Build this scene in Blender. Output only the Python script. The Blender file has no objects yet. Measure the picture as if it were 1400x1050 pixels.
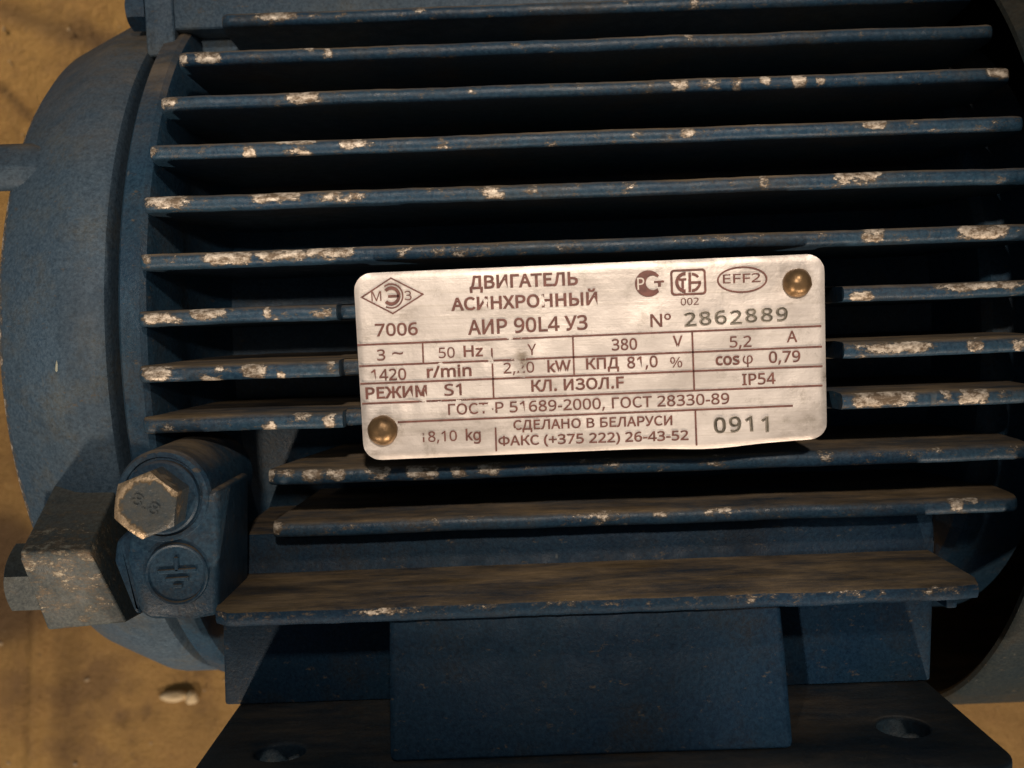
import bpy, bmesh, math, random, json
from mathutils import Vector, Matrix, noise
random.seed(7)
MM = 0.001
sc = bpy.context.scene
COL = sc.collection
H = 0.112                      # the motor lies on its side: axis height above the floor

# ------------------------------------------------------------------ camera, lamps, exposure
F_PX, PITCH, DIST, ROLL = 1300.0, 0.065, 285.0, math.radians(2.0)
root_m = Matrix.Translation((0, 0, H)) @ Matrix.Rotation(-math.pi/2, 4, 'X')    # motor frame -> world
def W(x, y, z):                # motor frame (mm) -> world
    return root_m @ Vector((x*MM, y*MM, z*MM))
cp, sp = math.cos(PITCH), math.sin(PITCH)
fwd = Vector((0, cp, -sp)); up0 = Vector((0, sp, cp)); r0 = Vector((1, 0, 0))
rr = r0*math.cos(ROLL) - up0*math.sin(ROLL)
uu = r0*math.sin(ROLL) + up0*math.cos(ROLL)
rot = root_m.to_3x3()
camd = bpy.data.cameras.new('camera'); cam = bpy.data.objects.new('camera', camd); COL.objects.link(cam)
M3 = Matrix((rot @ rr, rot @ uu, rot @ (-fwd))).transposed()
cam.matrix_world = Matrix.Translation(W(0, -DIST, 0)) @ M3.to_4x4()
camd.sensor_width = 36; camd.lens = 36*F_PX/1400
camd.clip_start = 0.005; camd.clip_end = 20
camd.dof.use_dof = True; camd.dof.focus_distance = 0.187; camd.dof.aperture_fstop = 21
sc.camera = cam

def ray(px, py):
    X = px-700; Y = 525-py
    X, Y = math.cos(ROLL)*X + math.sin(ROLL)*Y, -math.sin(ROLL)*X + math.cos(ROLL)*Y
    return (X/F_PX, cp + Y/F_PX*sp, -sp + Y/F_PX*cp)
def at_y(px, py, y):           # point of the photograph on the plane y = const of the motor frame
    r = ray(px, py); t = (y+DIST)/r[1]
    return Vector((r[0]*t, y, r[2]*t))

world = bpy.data.worlds.new('World'); sc.world = world; world.use_nodes = True
world.node_tree.nodes['Background'].inputs[0].default_value = (0.80, 0.92, 1.0, 1)
world.node_tree.nodes['Background'].inputs[1].default_value = 0.10
def lamp(name, pos, target, size, power, col):
    l = bpy.data.lights.new(name, 'AREA'); l.shape = 'DISK'; l.size = size; l.energy = power; l.color = col
    o = bpy.data.objects.new(name, l); COL.objects.link(o)
    o.location = W(*pos); d = W(*target) - W(*pos)
    o.rotation_euler = d.to_track_quat('-Z', 'Y').to_euler()
def fill_spot(name, pos, target, half, power, col, size=.02):  # spot light for the added, unseen fills
    l = bpy.data.lights.new(name, 'SPOT'); l.spot_size = 2*math.radians(half); l.spot_blend = 1.0; l.shadow_soft_size = size
    l.energy = power; l.color = col
    o = bpy.data.objects.new(name, l); COL.objects.link(o)
    o.location = W(*pos); o.rotation_euler = (W(*target) - W(*pos)).to_track_quat('-Z', 'Y').to_euler()
lamp('work_lamp_left', (-290, -400, -500), (0, -60, 0), 0.03, 1.9, (1.0, 0.79, 0.60))
lamp('work_lamp_right', (210, -370, -540), (0, -60, 0), 0.03, 2.3, (1.0, 0.79, 0.60))
fill_spot('shield_fill_light', (-170, -660, 120), (-98, -80, 28), 8.5, 5.4, (1.0, 0.86, 0.72), .015)  # added light without a visible source, brightens the end shield
fill_spot('plate_fill_light', (50, -610, 245), (18, -90, 28), 13.2, 9.8, (1.0, 0.84, 0.69), .015)  # unseen frontal fill, added to brighten the plate and upper body
fill_spot('side_fill_light', (-190, -680, -66), (68, -86, -71), 2.7, 8.0, (1.0, 0.88, 0.78), .006)  # added narrow spot that makes one lit patch on the right foot wall
fill_spot('floor_fill_light', (-430, -120, 430), (-165, 112, 85), 14.5, 9.0, (1.0, 0.76, 0.48), .02)  # unseen fill, added to brighten only the upper left floor
sc.view_settings.view_transform = 'Standard'; sc.view_settings.look = 'None'
sc.view_settings.exposure = 0.0; sc.view_settings.gamma = 1.0

# ------------------------------------------------------------------ node helper
class NT:
    def __init__(s, name):
        s.m = bpy.data.materials.new(name); s.m.use_nodes = True
        s.t = s.m.node_tree; s.n = s.t.nodes; s.b = s.n['Principled BSDF']
        s.out = s.n['Material Output']
        s.tc = s.n.new('ShaderNodeTexCoord'); s.geo = s.n.new('ShaderNodeNewGeometry')
    def L(s, a, b): s.t.links.new(a, b)
    def val(s, sock, v):
        if hasattr(v, 'is_output'): s.L(v, sock)
        else: sock.default_value = v
    def mapped(s, scale=(1,1,1), loc=(0,0,0)):
        m = s.n.new('ShaderNodeMapping'); m.inputs['Scale'].default_value = scale; m.inputs['Location'].default_value = loc
        s.L(s.tc.outputs['Object'], m.inputs[0]); return m.outputs[0]
    def noise(s, scale, detail=4, rough=0.6, sc3=(1,1,1), loc=(0,0,0)):
        n = s.n.new('ShaderNodeTexNoise'); n.inputs['Scale'].default_value = scale
        n.inputs['Detail'].default_value = detail; n.inputs['Roughness'].default_value = rough
        s.L(s.mapped(sc3, loc), n.inputs['Vector']); return n.outputs['Fac']
    def ramp(s, fac, lo, hi, a=0.0, b=1.0):
        r = s.n.new('ShaderNodeMapRange'); r.inputs[1].default_value = lo; r.inputs[2].default_value = hi
        r.inputs[3].default_value = a; r.inputs[4].default_value = b; s.L(fac, r.inputs[0]); return r.outputs[0]
    def math(s, op, a, b=0.0):
        m = s.n.new('ShaderNodeMath'); m.operation = op; s.val(m.inputs[0], a); s.val(m.inputs[1], b); return m.outputs[0]
    def mix(s, fac, a, b):
        m = s.n.new('ShaderNodeMix'); m.data_type = 'RGBA'
        s.val(m.inputs[0], fac)
        s.val(m.inputs[6], a if hasattr(a, 'is_output') else (*a, 1)); s.val(m.inputs[7], b if hasattr(b, 'is_output') else (*b, 1))
        return m.outputs[2]
    def attr(s, name):
        a = s.n.new('ShaderNodeAttribute'); a.attribute_name = name; return a.outputs['Fac']
    def bump(s, hgt, strength, dist, prev=None):
        b = s.n.new('ShaderNodeBump'); b.inputs['Strength'].default_value = strength; b.inputs['Distance'].default_value = dist
        s.L(hgt, b.inputs['Height'])
        if prev: s.L(prev, b.inputs['Normal'])
        return b.outputs[0]
    def sep(s, v):
        x = s.n.new('ShaderNodeSeparateXYZ'); s.L(v, x.inputs[0]); return x.outputs

def paint(name, base, base2, rough=0.42, dust=1.0, worn=0.0, chips=True, grime=0.35, grimecol=(.085, .075, .05), chipcol=(.74, .65, .54), spec=.28):
    k = NT(name)
    big = k.noise(34, 7, 0.72)
    mid = k.noise(240, 4, 0.65, loc=(.3, .1, .7))
    fine = k.noise(1500, 3, 0.7)
    c = k.mix(k.ramp(big, .35, .65), base, base2)
    # thin film of yellowish grime in patches
    g = k.math('MULTIPLY', k.ramp(k.noise(55, 6, .7, loc=(1.3, .4, .2)), .5, .72), grime)
    c = k.mix(g, c, grimecol)
    # speckle of the cast, sprayed surface
    c = k.mix(k.ramp(fine, .38, .68, 0, .55), c, tuple(v*2.0 for v in base2))
    c = k.mix(k.ramp(k.noise(900, 4, .75, loc=(2, 3, 1)), .50, .72, 0, .55), c, tuple(v*.35 for v in base))
    # greasy dull runs and rubbed places
    run = k.noise(26, 6, .75, sc3=(1, 1, .35), loc=(4, 2, 6))
    c = k.mix(k.ramp(run, .55, .70, 0, .5), c, tuple(v*.45 for v in base))
    sc_ = k.math('MULTIPLY', k.ramp(k.noise(210, 3, .8, sc3=(1, 1, .18), loc=(8, 1, 3)), .69, .73), k.ramp(k.noise(30, 3, .6, loc=(1, 9, 4)), .5, .6))
    c = k.mix(k.math('MULTIPLY', sc_, .6), c, (.16, .17, .16))
    # dust settled on the faces that used to look up
    nz = k.sep(k.tc.outputs['Normal'])[2]
    streak = k.noise(55, 8, .78, sc3=(.45, 1.5, 1))
    d = k.math('MULTIPLY', k.ramp(nz, .42, .9), k.ramp(streak, .36, .60, .12, 1.0))
    d = k.math('MULTIPLY', d, dust)
    dustc = k.mix(k.ramp(k.noise(130, 5, .7, sc3=(.4, 1.5, 1)), .35, .65), (.10, .072, .040), (.27, .195, .115))
    c = k.mix(d, c, dustc)
    rgh = k.math('ADD', k.ramp(mid, .3, .7, rough-.08, rough+.16), k.math('MULTIPLY', d, .4))
    met = None
    if chips:
        ch = k.attr('chip')
        edge = k.noise(560, 6, .8, sc3=(.55, 1, 1), loc=(.9, .9, .2))
        m = k.math('ADD', k.math('MULTIPLY', ch, 1.0), k.ramp(edge, .32, .68, -.68, .45))
        mask = k.ramp(m, .50, .58)
        rim = k.ramp(m, .22, .45)
        if worn > 0:
            w = k.ramp(k.noise(95, 6, .72, loc=(.5, .6, .9)), .66-worn*.12, .70-worn*.12)
            ed = k.ramp(k.geo.outputs['Pointiness'], .52, .56)
            mask = k.math('MAXIMUM', mask, k.math('MULTIPLY', w, ed))
        c = k.mix(k.math('MULTIPLY', rim, .75), c, (.11, .085, .055))
        metc = k.mix(k.ramp(k.noise(700, 5, .75, sc3=(.6, 1, 1)), .42, .62), (.15, .11, .075), chipcol)
        c = k.mix(mask, c, metc)
        k.L(k.math('MULTIPLY', mask, .30), k.b.inputs['Metallic'])
        rgh = k.math('ADD', rgh, k.math('MULTIPLY', mask, .05))
    k.L(c, k.b.inputs['Base Color']); k.L(rgh, k.b.inputs['Roughness'])
    nb = k.bump(mid, .10, .0006); nb = k.bump(fine, .4, .00022, nb)
    nb = k.bump(k.noise(30, 2, .5), .5, .002, nb)
    k.L(nb, k.b.inputs['Normal'])
    k.b.inputs['Specular IOR Level'].default_value = spec
    return k.m

BLUE = paint('blue_enamel', (.009, .033, .070), (.019, .045, .072), rough=.40, dust=1.0, worn=-1.0, grime=.75, grimecol=(.062, .050, .034))
DIRTY_SHADED = paint('blue_enamel_dusty_shaded', (.005, .020, .046), (.009, .025, .044), rough=.48, dust=1.0, worn=-1.0, grime=.9, grimecol=(.022, .020, .018), spec=.13)  # grimy enamel, base also darkened to paint in the shade on the foot side
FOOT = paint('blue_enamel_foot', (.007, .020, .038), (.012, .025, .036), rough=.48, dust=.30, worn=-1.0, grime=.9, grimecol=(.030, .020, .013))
COWL = paint('cowl_enamel', (.010, .020, .028), (.020, .024, .022), rough=.5, dust=.5, worn=-1.2, grime=.9, grimecol=(.038, .028, .015), spec=.13)
CASTBLUE = paint('blue_enamel_cast', (.036, .070, .112), (.058, .086, .114), rough=.52, dust=.8, worn=-.3, grime=.9, grimecol=(.105, .095, .065))
DEEP = paint('blue_enamel_dark', (.012, .030, .060), (.018, .038, .060), rough=.5, dust=.6, chips=False, grime=.5)
GREY = paint('worn_primer', (.045, .060, .068), (.075, .085, .080), rough=.5, dust=.25, worn=-.5, grime=.8, chipcol=(.40, .37, .29))

def simple(name, col, rough, metal=0, col2=None, nscale=200, bump=.3, bdist=.0004):
    k = NT(name); n = k.noise(nscale, 5, .65)
    k.L(k.mix(k.ramp(n, .3, .7), col, col2 or col), k.b.inputs['Base Color'])
    k.L(k.ramp(n, .3, .7, rough-.06, rough+.1), k.b.inputs['Roughness']); k.b.inputs['Metallic'].default_value = metal
    k.L(k.bump(n, bump, bdist), k.b.inputs['Normal']); return k.m
BRASS = simple('aged_brass', (.34, .21, .10), .38, .7, (.12, .078, .042), 260, .35, .0005)
BOLTM = None
def bolt_mat():
    k = NT('chipped_bolt_head')
    n = k.noise(190, 5, .7, loc=(.21, .3, .13)); f = k.noise(900, 4, .7)
    ch = k.attr('chip')
    m = k.math('ADD', k.ramp(n, .3, .7, -.5, .5), ch)
    mask = k.ramp(m, .42, .54)
    c = k.mix(k.ramp(f, .35, .7), (.05, .065, .075), (.085, .085, .075))
    c = k.mix(k.ramp(m, .22, .42), c, (.12, .085, .045))
    c = k.mix(mask, c, k.mix(k.ramp(f, .3, .65), (.22, .15, .08), (.55, .42, .28)))
    k.L(c, k.b.inputs['Base Color']); k.L(k.ramp(mask, 0, 1, 0, .5), k.b.inputs['Metallic'])
    k.b.inputs['Roughness'].default_value = .38
    k.L(k.bump(m, .5, .0005), k.b.inputs['Normal']); return k.m
BOLTM = bolt_mat()

def plate_mat():
    k = NT('brushed_aluminium')
    brush = k.noise(900, 5, .75, sc3=(.04, 1, 1.6))
    blot = k.noise(60, 5, .65, loc=(.2, .7, .1))
    fine = k.noise(1400, 3, .7)
    c = k.mix(k.ramp(blot, .35, .68), (.66, .60, .555), (.80, .745, .705))
    c = k.mix(k.ramp(brush, .52, .75, 0, .38), c, (.50, .45, .36))
    grime = k.math('MULTIPLY', k.ramp(k.noise(150, 8, .82, loc=(.4, .1, .63)), .55, .72), .60)
    c = k.mix(grime, c, (.22, .19, .14))
    scr = k.math('MULTIPLY', k.attr('grime'), k.ramp(k.noise(500, 5, .75, sc3=(.6, 1, 1.2)), .38, .62))
    c = k.mix(scr, c, (.17, .13, .085))
    # long thin scratches
    s1 = k.math('MULTIPLY', k.ramp(k.noise(260, 3, .8, sc3=(.10, 1, 1.3)), .66, .72), k.ramp(k.noise(45, 3, .6, loc=(3, 1, 2)), .48, .60))
    c = k.mix(k.math('MULTIPLY', s1, .55), c, (.36, .30, .22))
    s2 = k.math('MULTIPLY', k.ramp(k.noise(300, 3, .8, sc3=(1.2, 1, .22), loc=(5, 5, 5)), .68, .73), k.ramp(k.noise(60, 3, .6, loc=(7, 1, 2)), .5, .62))
    c = k.mix(k.math('MULTIPLY', s2, .7), c, (.98, .95, .92))
    k.L(c, k.b.inputs['Base Color']); k.b.inputs['Metallic'].default_value = .6
    k.L(k.ramp(blot, .3, .7, .42, .56), k.b.inputs['Roughness'])
    nb = k.bump(k.noise(24, 3, .55, loc=(.1, .2, .9)), .8, .0040)
    nb = k.bump(brush, .22, .00016, nb); nb = k.bump(fine, .2, .00012, nb)
    nb = k.bump(k.noise(230, 4, .7), .25, .0004, nb)
    k.L(nb, k.b.inputs['Normal']); return k.m
PLATE = plate_mat()

def ink_mat(name, col, wear=.80):
    k = NT(name)
    n = k.noise(420, 6, .75, loc=(.6, .2, .4))
    # scratched places of the plate, where the print is rubbed off
    spots = [(658, 476, 10, 9), (712, 492, 11, 30), (578, 547, 22, 5), (628, 549, 60, 5), (697, 470, 8, 30), (716, 513, 7, 4),
             (576, 594, 13, 6), (656, 560, 44, 4), (640, 556, 70, 3), (752, 423, 18, 3), (741, 412, 5, 14), (748, 400, 5, 4), (664, 408, 5, 11), (548, 430, 12, 6),
             (690, 424, 40, 2.2), (676, 580, 8, 7), (602, 498, 8, 4), (671, 492, 6, 8), (711, 462, 4, 12), (702, 590, 6, 9), (595, 587, 22, 3)]
    pos = k.sep(k.tc.outputs['Object'])
    acc = None
    for (px, py, rx, ry) in spots:
        p = at_y(px, py, -101.4)
        dx = k.math('MULTIPLY', k.math('SUBTRACT', pos[0], p.x*MM), 7.07/(rx*MM))
        dz = k.math('MULTIPLY', k.math('SUBTRACT', pos[2], p.z*MM), 7.07/(ry*MM))
        r2 = k.math('ADD', k.math('MULTIPLY', dx, dx), k.math('MULTIPLY', dz, dz))
        f = k.ramp(r2, .25, 1.5, 1, 0)
        acc = f if acc is None else k.math('MAXIMUM', acc, f)
    m = k.math('ADD', n, k.math('MULTIPLY', acc, .34))
    hole = k.ramp(m, wear, wear+.045)
    tr = k.n.new('ShaderNodeBsdfTransparent'); mx = k.n.new('ShaderNodeMixShader')
    k.L(hole, mx.inputs[0]); k.L(k.b.outputs[0], mx.inputs[1]); k.L(tr.outputs[0], mx.inputs[2]); k.L(mx.outputs[0], k.out.inputs[0])
    k.L(k.mix(k.ramp(k.noise(900, 3, .6), .35, .7), col, tuple(v*1.7 for v in col)), k.b.inputs['Base Color'])
    k.b.inputs['Roughness'].default_value = .5
    return k.m
INK = ink_mat('printed_brown_ink', (.125, .050, .040))
STAMP = simple('stamped_metal', (.07, .06, .045), .5, .3, (.26, .23, .18), 700, .3, .0002)
RIDGE = simple('stamped_ridge', (.07, .06, .045), .35, .5, (.55, .50, .42), 300, .4, .0003)

def floor_mat():
    k = NT('stained_board')
    a = k.noise(9, 6, .65); b = k.noise(60, 6, .7); f = k.noise(900, 3, .7)
    c = k.mix(k.ramp(a, .35, .65), (.24, .135, .038), (.36, .215, .062))
    c = k.mix(k.ramp(b, .45, .75, 0, .45), c, (.24, .12, .04))
    c = k.mix(k.ramp(f, .4, .75, 0, .4), c, (.56, .37, .15))
    c = k.mix(k.math('MULTIPLY', k.ramp(k.noise(22, 5, .7, loc=(.3, .8, 0)), .50, .66), .75), c, (.16, .092, .038))
    c = k.mix(k.math('MULTIPLY', k.ramp(k.noise(170, 5, .7, loc=(.8, .1, 0)), .63, .70), .6), c, (.12, .075, .035))
    c = k.mix(k.math('MULTIPLY', k.attr('stain_shade'), .85), c, (.07, .038, .016))
    k.L(c, k.b.inputs['Base Color']); k.b.inputs['Roughness'].default_value = .75
    k.L(k.bump(b, 1.0, .0024, k.bump(f, .7, .0006, k.bump(k.noise(300, 5, .75), .7, .0012))), k.b.inputs['Normal']); return k.m
FLOOR = floor_mat()

# ------------------------------------------------------------------ mesh helpers (motor frame, mm)
def finish(name, bm, mat, parent, smooth=28, local=False):
    bmesh.ops.recalc_face_normals(bm, faces=bm.faces)
    ang = math.radians(smooth)
    for f in bm.faces: f.smooth = True
    for e in bm.edges:
        e.smooth = len(e.link_faces) == 2 and e.calc_face_angle(3.2) < ang
    me = bpy.data.meshes.new(name); bm.to_mesh(me); bm.free()
    me.transform(Matrix.Scale(MM, 4)); me.materials.append(mat)
    o = bpy.data.objects.new(name, me); COL.objects.link(o); o.parent = parent
    return o
def revolve(bm, prof, y0=0.0, z0=-5.0, n=160, a0=0, a1=2*math.pi):
    full = abs(a1-a0-2*math.pi) < 1e-6; m = n if full else n+1
    rings = []
    for (x, r) in prof:
        rings.append([bm.verts.new((x, y0 + r*math.cos(a0+(a1-a0)*i/n), z0 + r*math.sin(a0+(a1-a0)*i/n))) for i in range(m)])
    for A, B in zip(rings, rings[1:]):
        for i in range(n):
            j = (i+1) % m
            bm.faces.new((A[i], A[j], B[j], B[i]))
    return rings
def box(bm, x0, x1, y0, y1, z0, z1, bev=0.0, seg=2):
    r = bmesh.ops.create_cube(bm, size=1)
    for v in r['verts']:
        v.co = Vector(((x0+x1)/2 + v.co.x*(x1-x0), (y0+y1)/2 + v.co.y*(y1-y0), (z0+z1)/2 + v.co.z*(z1-z0)))
    if bev:
        es = list({e for v in r['verts'] for e in v.link_edges})
        bmesh.ops.bevel(bm, geom=es, offset=bev, segments=seg, affect='EDGES', profile=.5)
def prism(bm, pts, d, bev=0.0, seg=2):
    """closed polygon pts (3D) swept by vector d"""
    d = Vector(d)
    A = [bm.verts.new(p) for p in pts]; B = [bm.verts.new(Vector(p)+d) for p in pts]
    n = len(pts); fs = [bm.faces.new(A), bm.faces.new(B[::-1])]
    for i in range(n): fs.append(bm.faces.new((A[i], B[i], B[(i+1) % n], A[(i+1) % n])))
    if bev:
        es = list({e for f in fs for e in f.edges})
        bmesh.ops.bevel(bm, geom=es, offset=bev, segments=seg, affect='EDGES', profile=.5)
def lathe(bm, c, axis, prof, n=32, ngon=False):
    """prof: (distance along axis, radius)"""
    axis = Vector(axis).normalized(); c = Vector(c)
    t = Vector((0, 0, 1)) if abs(axis.z) < .9 else Vector((1, 0, 0))
    u = axis.cross(t).normalized(); v = axis.cross(u)
    rings = []
    for (d, r) in prof:
        if r < 1e-6: rings.append([bm.verts.new(c+axis*d)]); continue
        rings.append([bm.verts.new(c + axis*d + u*(r*math.cos(2*math.pi*i/n)) + v*(r*math.sin(2*math.pi*i/n))) for i in range(n)])
    for A, B in zip(rings, rings[1:]):
        for i in range(n):
            j = (i+1) % n
            if len(A) == 1 and len(B) == 1: continue
            if len(A) == 1: bm.faces.new((A[0], B[j], B[i]))
            elif len(B) == 1: bm.faces.new((A[i], A[j], B[0]))
            else: bm.faces.new((A[i], A[j], B[j], B[i]))
def hexhead(bm, c, axis, af, h, turn=0.0, cham=.14):
    """hexagonal bolt head with a chamfered crown; returns top centre"""
    axis = Vector(axis).normalized(); c = Vector(c)
    t = Vector((0, 0, 1)) if abs(axis.z) < .9 else Vector((1, 0, 0))
    u = axis.cross(t).normalized(); v = axis.cross(u)
    R = af/math.sqrt(3); rows = []
    N = 48
    def hexr(a):
        a = (a - turn) % (math.pi/3) - math.pi/6
        return (af/2)/math.cos(a)
    rc = af*.475
    for lvl in range(5):
        row = []
        for i in range(N):
            a = 2*math.pi*i/N + turn; rh = hexr(a)
            if lvl == 0: r, d = rh, 0
            elif lvl == 1: r, d = rh, h - (rh-rc)*.58 - .05
            elif lvl == 2: r, d = min(rh, rc+.12), h-.10
            elif lvl == 3: r, d = rc-.25, h
            else: r, d = rc*.6, h-.03
            row.append(bm.verts.new(c + axis*d + u*r*math.cos(a) + v*r*math.sin(a)))
        rows.append(row)
    for A, B in zip(rows, rows[1:]):
        for i in range(N): bm.faces.new((A[i], A[(i+1) % N], B[(i+1) % N], B[i]))
    bm.faces.new(rows[-1]); bm.faces.new(rows[0][::-1])
def curve_mesh(splines, extrude, bevel=0.0):
    """filled 2D outline (with holes) -> bmesh in XY, thickness 2*extrude (mm)"""
    c = bpy.data.curves.new('outline', 'CURVE'); c.dimensions = '2D'; c.fill_mode = 'BOTH'
    c.extrude = extrude; c.bevel_depth = bevel; c.bevel_resolution = 2
    for pts in splines:
        s = c.splines.new('POLY'); s.points.add(len(pts)-1); s.use_cyclic_u = True
        for i, p in enumerate(pts): s.points[i].co = (p[0], p[1], 0, 1)
    o = bpy.data.objects.new('outline', c); COL.objects.link(o); bpy.context.view_layer.update()
    me = bpy.data.meshes.new_from_object(o.evaluated_get(bpy.context.evaluated_depsgraph_get()))
    bpy.data.objects.remove(o); bpy.data.curves.remove(c)
    bm = bmesh.new(); bm.from_mesh(me); bpy.data.meshes.remove(me)
    bmesh.ops.remove_doubles(bm, verts=bm.verts, dist=1e-4)
    return bm
def circle(cx, cy, r, n=32, ry=None):
    ry = ry or r
    return [(cx+r*math.cos(2*math.pi*i/n), cy+ry*math.sin(2*math.pi*i/n)) for i in range(n)]
def rrect(x0, y0, x1, y1, r, n=8):
    pts = []
    for cx, cy, a in ((x1-r, y1-r, 0), (x0+r, y1-r, 90), (x0+r, y0+r, 180), (x1-r, y0+r, 270)):
        for i in range(n+1):
            t = math.radians(a + 90*i/n); pts.append((cx+r*math.cos(t), cy+r*math.sin(t)))
    return pts

# ------------------------------------------------------------------ floor
def make_floor():
    bm = bmesh.new(); nx, ny = 300, 260; X, Z = 620.0, 520.0
    st = bm.verts.layers.float.new('stain_shade')
    cr = [(-205, 103), (-194, 91), (-180, 82)], [(-230, 143), (-197, 132), (-167, 121), (-120, 96)], [(-232, 60), (-214, 104), (-226, 150)]
    def dseg(x, z, path):
        b = 1e9
        for (ax, az), (bx, bz) in zip(path, path[1:]):
            t = max(0, min(1, ((x-ax)*(bx-ax)+(z-az)*(bz-az))/((bx-ax)**2+(bz-az)**2)))
            b = min(b, math.hypot(x-ax-t*(bx-ax), z-az-t*(bz-az)))
        return b
    g = []
    for j in range(ny+1):
        row = []
        for i in range(nx+1):
            x = -X/2 + X*i/nx - 20; z = -Z/2 + Z*j/ny - 20
            h = .8*noise.noise(Vector((x*.02, z*.02, 1))) + .3*noise.noise(Vector((x*.1, z*.1, 5)))
            s = 0
            if z < -90:
                xc = -211 + (z+184)*.09
                h += 3.0*math.exp(-((x-xc)/2.4)**2) - 1.6*math.exp(-((x-xc-9)/8)**2)
                s = .35*math.exp(-((x-xc-12)/6.5)**4)
            for q, p in enumerate(cr):
                d = dseg(x, z, p); w = (1.6, 5, 5)[q]
                h -= (1.8, 1.4, 1.0)[q]*math.exp(-(d/w)**2); s = max(s, (1.0, .75, .85)[q]*math.exp(-(d/w)**2))
            for (qx, qz, r, dd) in ((-143, -145, 9, 2.2), (-138, -160, 8, 1.4), (-172, -163, 4, 1.2), (-160, -160, 5, .9), (-167, -172, 3, 1)):
                d = math.hypot(x-qx+2.4*noise.noise(Vector((x*.2, z*.2, 9))), z-qz)
                h -= dd*math.exp(-(d/r)**2); s = max(s, .75*math.exp(-(d/r)**2)*(.6+.8*noise.noise(Vector((x*.3, z*.3, 3)))))
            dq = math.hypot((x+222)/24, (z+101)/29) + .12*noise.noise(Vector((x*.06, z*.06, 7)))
            s = max(s, 1.0/(1+math.exp((dq-1)*14)))  # cast shadow at the lower left, painted into the floor colour
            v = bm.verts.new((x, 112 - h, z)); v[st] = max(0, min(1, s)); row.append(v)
        g.append(row)
    for j in range(ny):
        for i in range(nx): bm.faces.new((g[j][i], g[j][i+1], g[j+1][i+1], g[j+1][i]))
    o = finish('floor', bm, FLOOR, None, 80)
    o.matrix_world = root_m
    o['kind'] = 'structure'; o['label'] = 'stained yellow brown board floor under the motor'
    return o
make_floor()
GRIT = simple('floor_grit', (.22, .15, .08), .8, 0, (.55, .43, .28), 90)
bm = bmesh.new(); rg = random.Random(11)
for k_ in range(900):
    gx, gz = rg.uniform(-260, 260), rg.uniform(-230, 180)
    if -100 < gx < 180 and -90 < gz < 90: continue
    rs = .25 + 1.0*rg.random()**4
    m_ = Matrix.Translation((gx, 111.6, gz)) @ Matrix.Rotation(rg.uniform(0, 6), 4, 'Y') @ Matrix.Diagonal((rs*rg.uniform(.7, 1.8), rs*.7, rs, 1))
    bmesh.ops.create_icosphere(bm, subdivisions=1, radius=1, matrix=m_)
gr = finish('floor_grit', bm, GRIT, None, 20); gr.matrix_world = root_m
gr['kind'] = 'stuff'; gr['label'] = 'fine sandy grit scattered over the brown floor'
CRUMB = simple('pale_crumb', (.80, .66, .44), .7, 0, (.6, .45, .25), 300)
def crumb(px, py, rx, rz, label):
    p = at_y(px, py, 110.5)
    bm = bmesh.new(); bmesh.ops.create_icosphere(bm, subdivisions=3, radius=1)
    for v in bm.verts:
        n = noise.noise(v.co*1.6 + Vector((px, 0, 0)))
        v.co = Vector((v.co.x*rx, v.co.y*2.2, v.co.z*rz))*(1+.3*n)
    o = finish('plaster_crumb', bm, CRUMB, None, 80)
    o.matrix_world = root_m @ Matrix.Translation(p*MM)
    o['label'] = label; o['category'] = 'crumb'; o['group'] = 'pale crumbs lying on the floor board'
crumb(238, 952, 6.2, 2.3, 'larger elongated pale crumb on the brown floor below the end shield')
crumb(262, 954, 2.6, 2.9, 'smaller round pale crumb on the brown floor, just right of the elongated one')

# ------------------------------------------------------------------ the motor
motor = bpy.data.objects.new('electric_motor', None); COL.objects.link(motor)
motor.matrix_world = root_m; motor.empty_display_size = .05
motor['label'] = 'blue finned electric motor lying on its side with a riveted silver data plate'
motor['category'] = 'electric motor'

# stator frame: recessed drum and the collar at its left end
bm = bmesh.new()
revolve(bm, [(-79.2, 70), (-79.2, 84), (-79.2, 92), (-78.4, 93.2), (-74.4, 93.6), (-73.2, 93.0), (-72.4, 91.5), (-70.5, 80), (-67.5, 70), (-64, 65.5), (-58, 64),
             (0, 64), (90, 64), (97, 66), (100, 72), (101, 76), (101.5, 80), (103, 82), (118, 82), (122, 70), (122, 20)], n=192)
finish('stator_frame', bm, BLUE, motor)

# fins
CH = {}   # chips: fin index -> [(px0, px1, strength, which part of the tip: 0 all, 1 upper, -1 lower)]
CH[1] = [(278, 305, .9, 1), (350, 410, 1, 0), (456, 475, .4, 0), (560, 600, .45, 0), (930, 990, .35, -1)]
CH[2] = [(246, 254, 1, 0), (267, 301, 1, 0), (418, 428, .7, 1), (442, 452, .7, 1), (700, 712, .5, 1), (930, 950, .5, 0)]
CH[3] = [(222, 238, 1, 0), (392, 438, .9, 0), (640, 655, .6, 0), (790, 800, .5, 0), (918, 940, .9, 0), (955, 985, .7, 0), (1000, 1012, .8, 0), (1041, 1053, 1, 0), (1084, 1102, .95, 0), (1116, 1127, .9, 0), (1350, 1388, 1.2, 0)]
CH[4] = [(200, 212, .9, 0), (333, 347, 1, -1), (379, 435, 1, 1), (388, 424, .7, -1), (464, 500, .8, 1), (600, 612, .6, 0), (933, 948, .9, 0), (1180, 1212, 1, 0), (860, 880, .5, 0)]
CH[5] = [(192, 262, .9, 0), (336, 415, 1, 1), (345, 390, .9, 0), (430, 500, .7, 0), (560, 640, .4, 1), (660, 690, .8, 0), (720, 735, .6, 0), (850, 870, .6, 0), (1040, 1050, .8, 0), (1140, 1206, 1.1, 1)]
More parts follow.
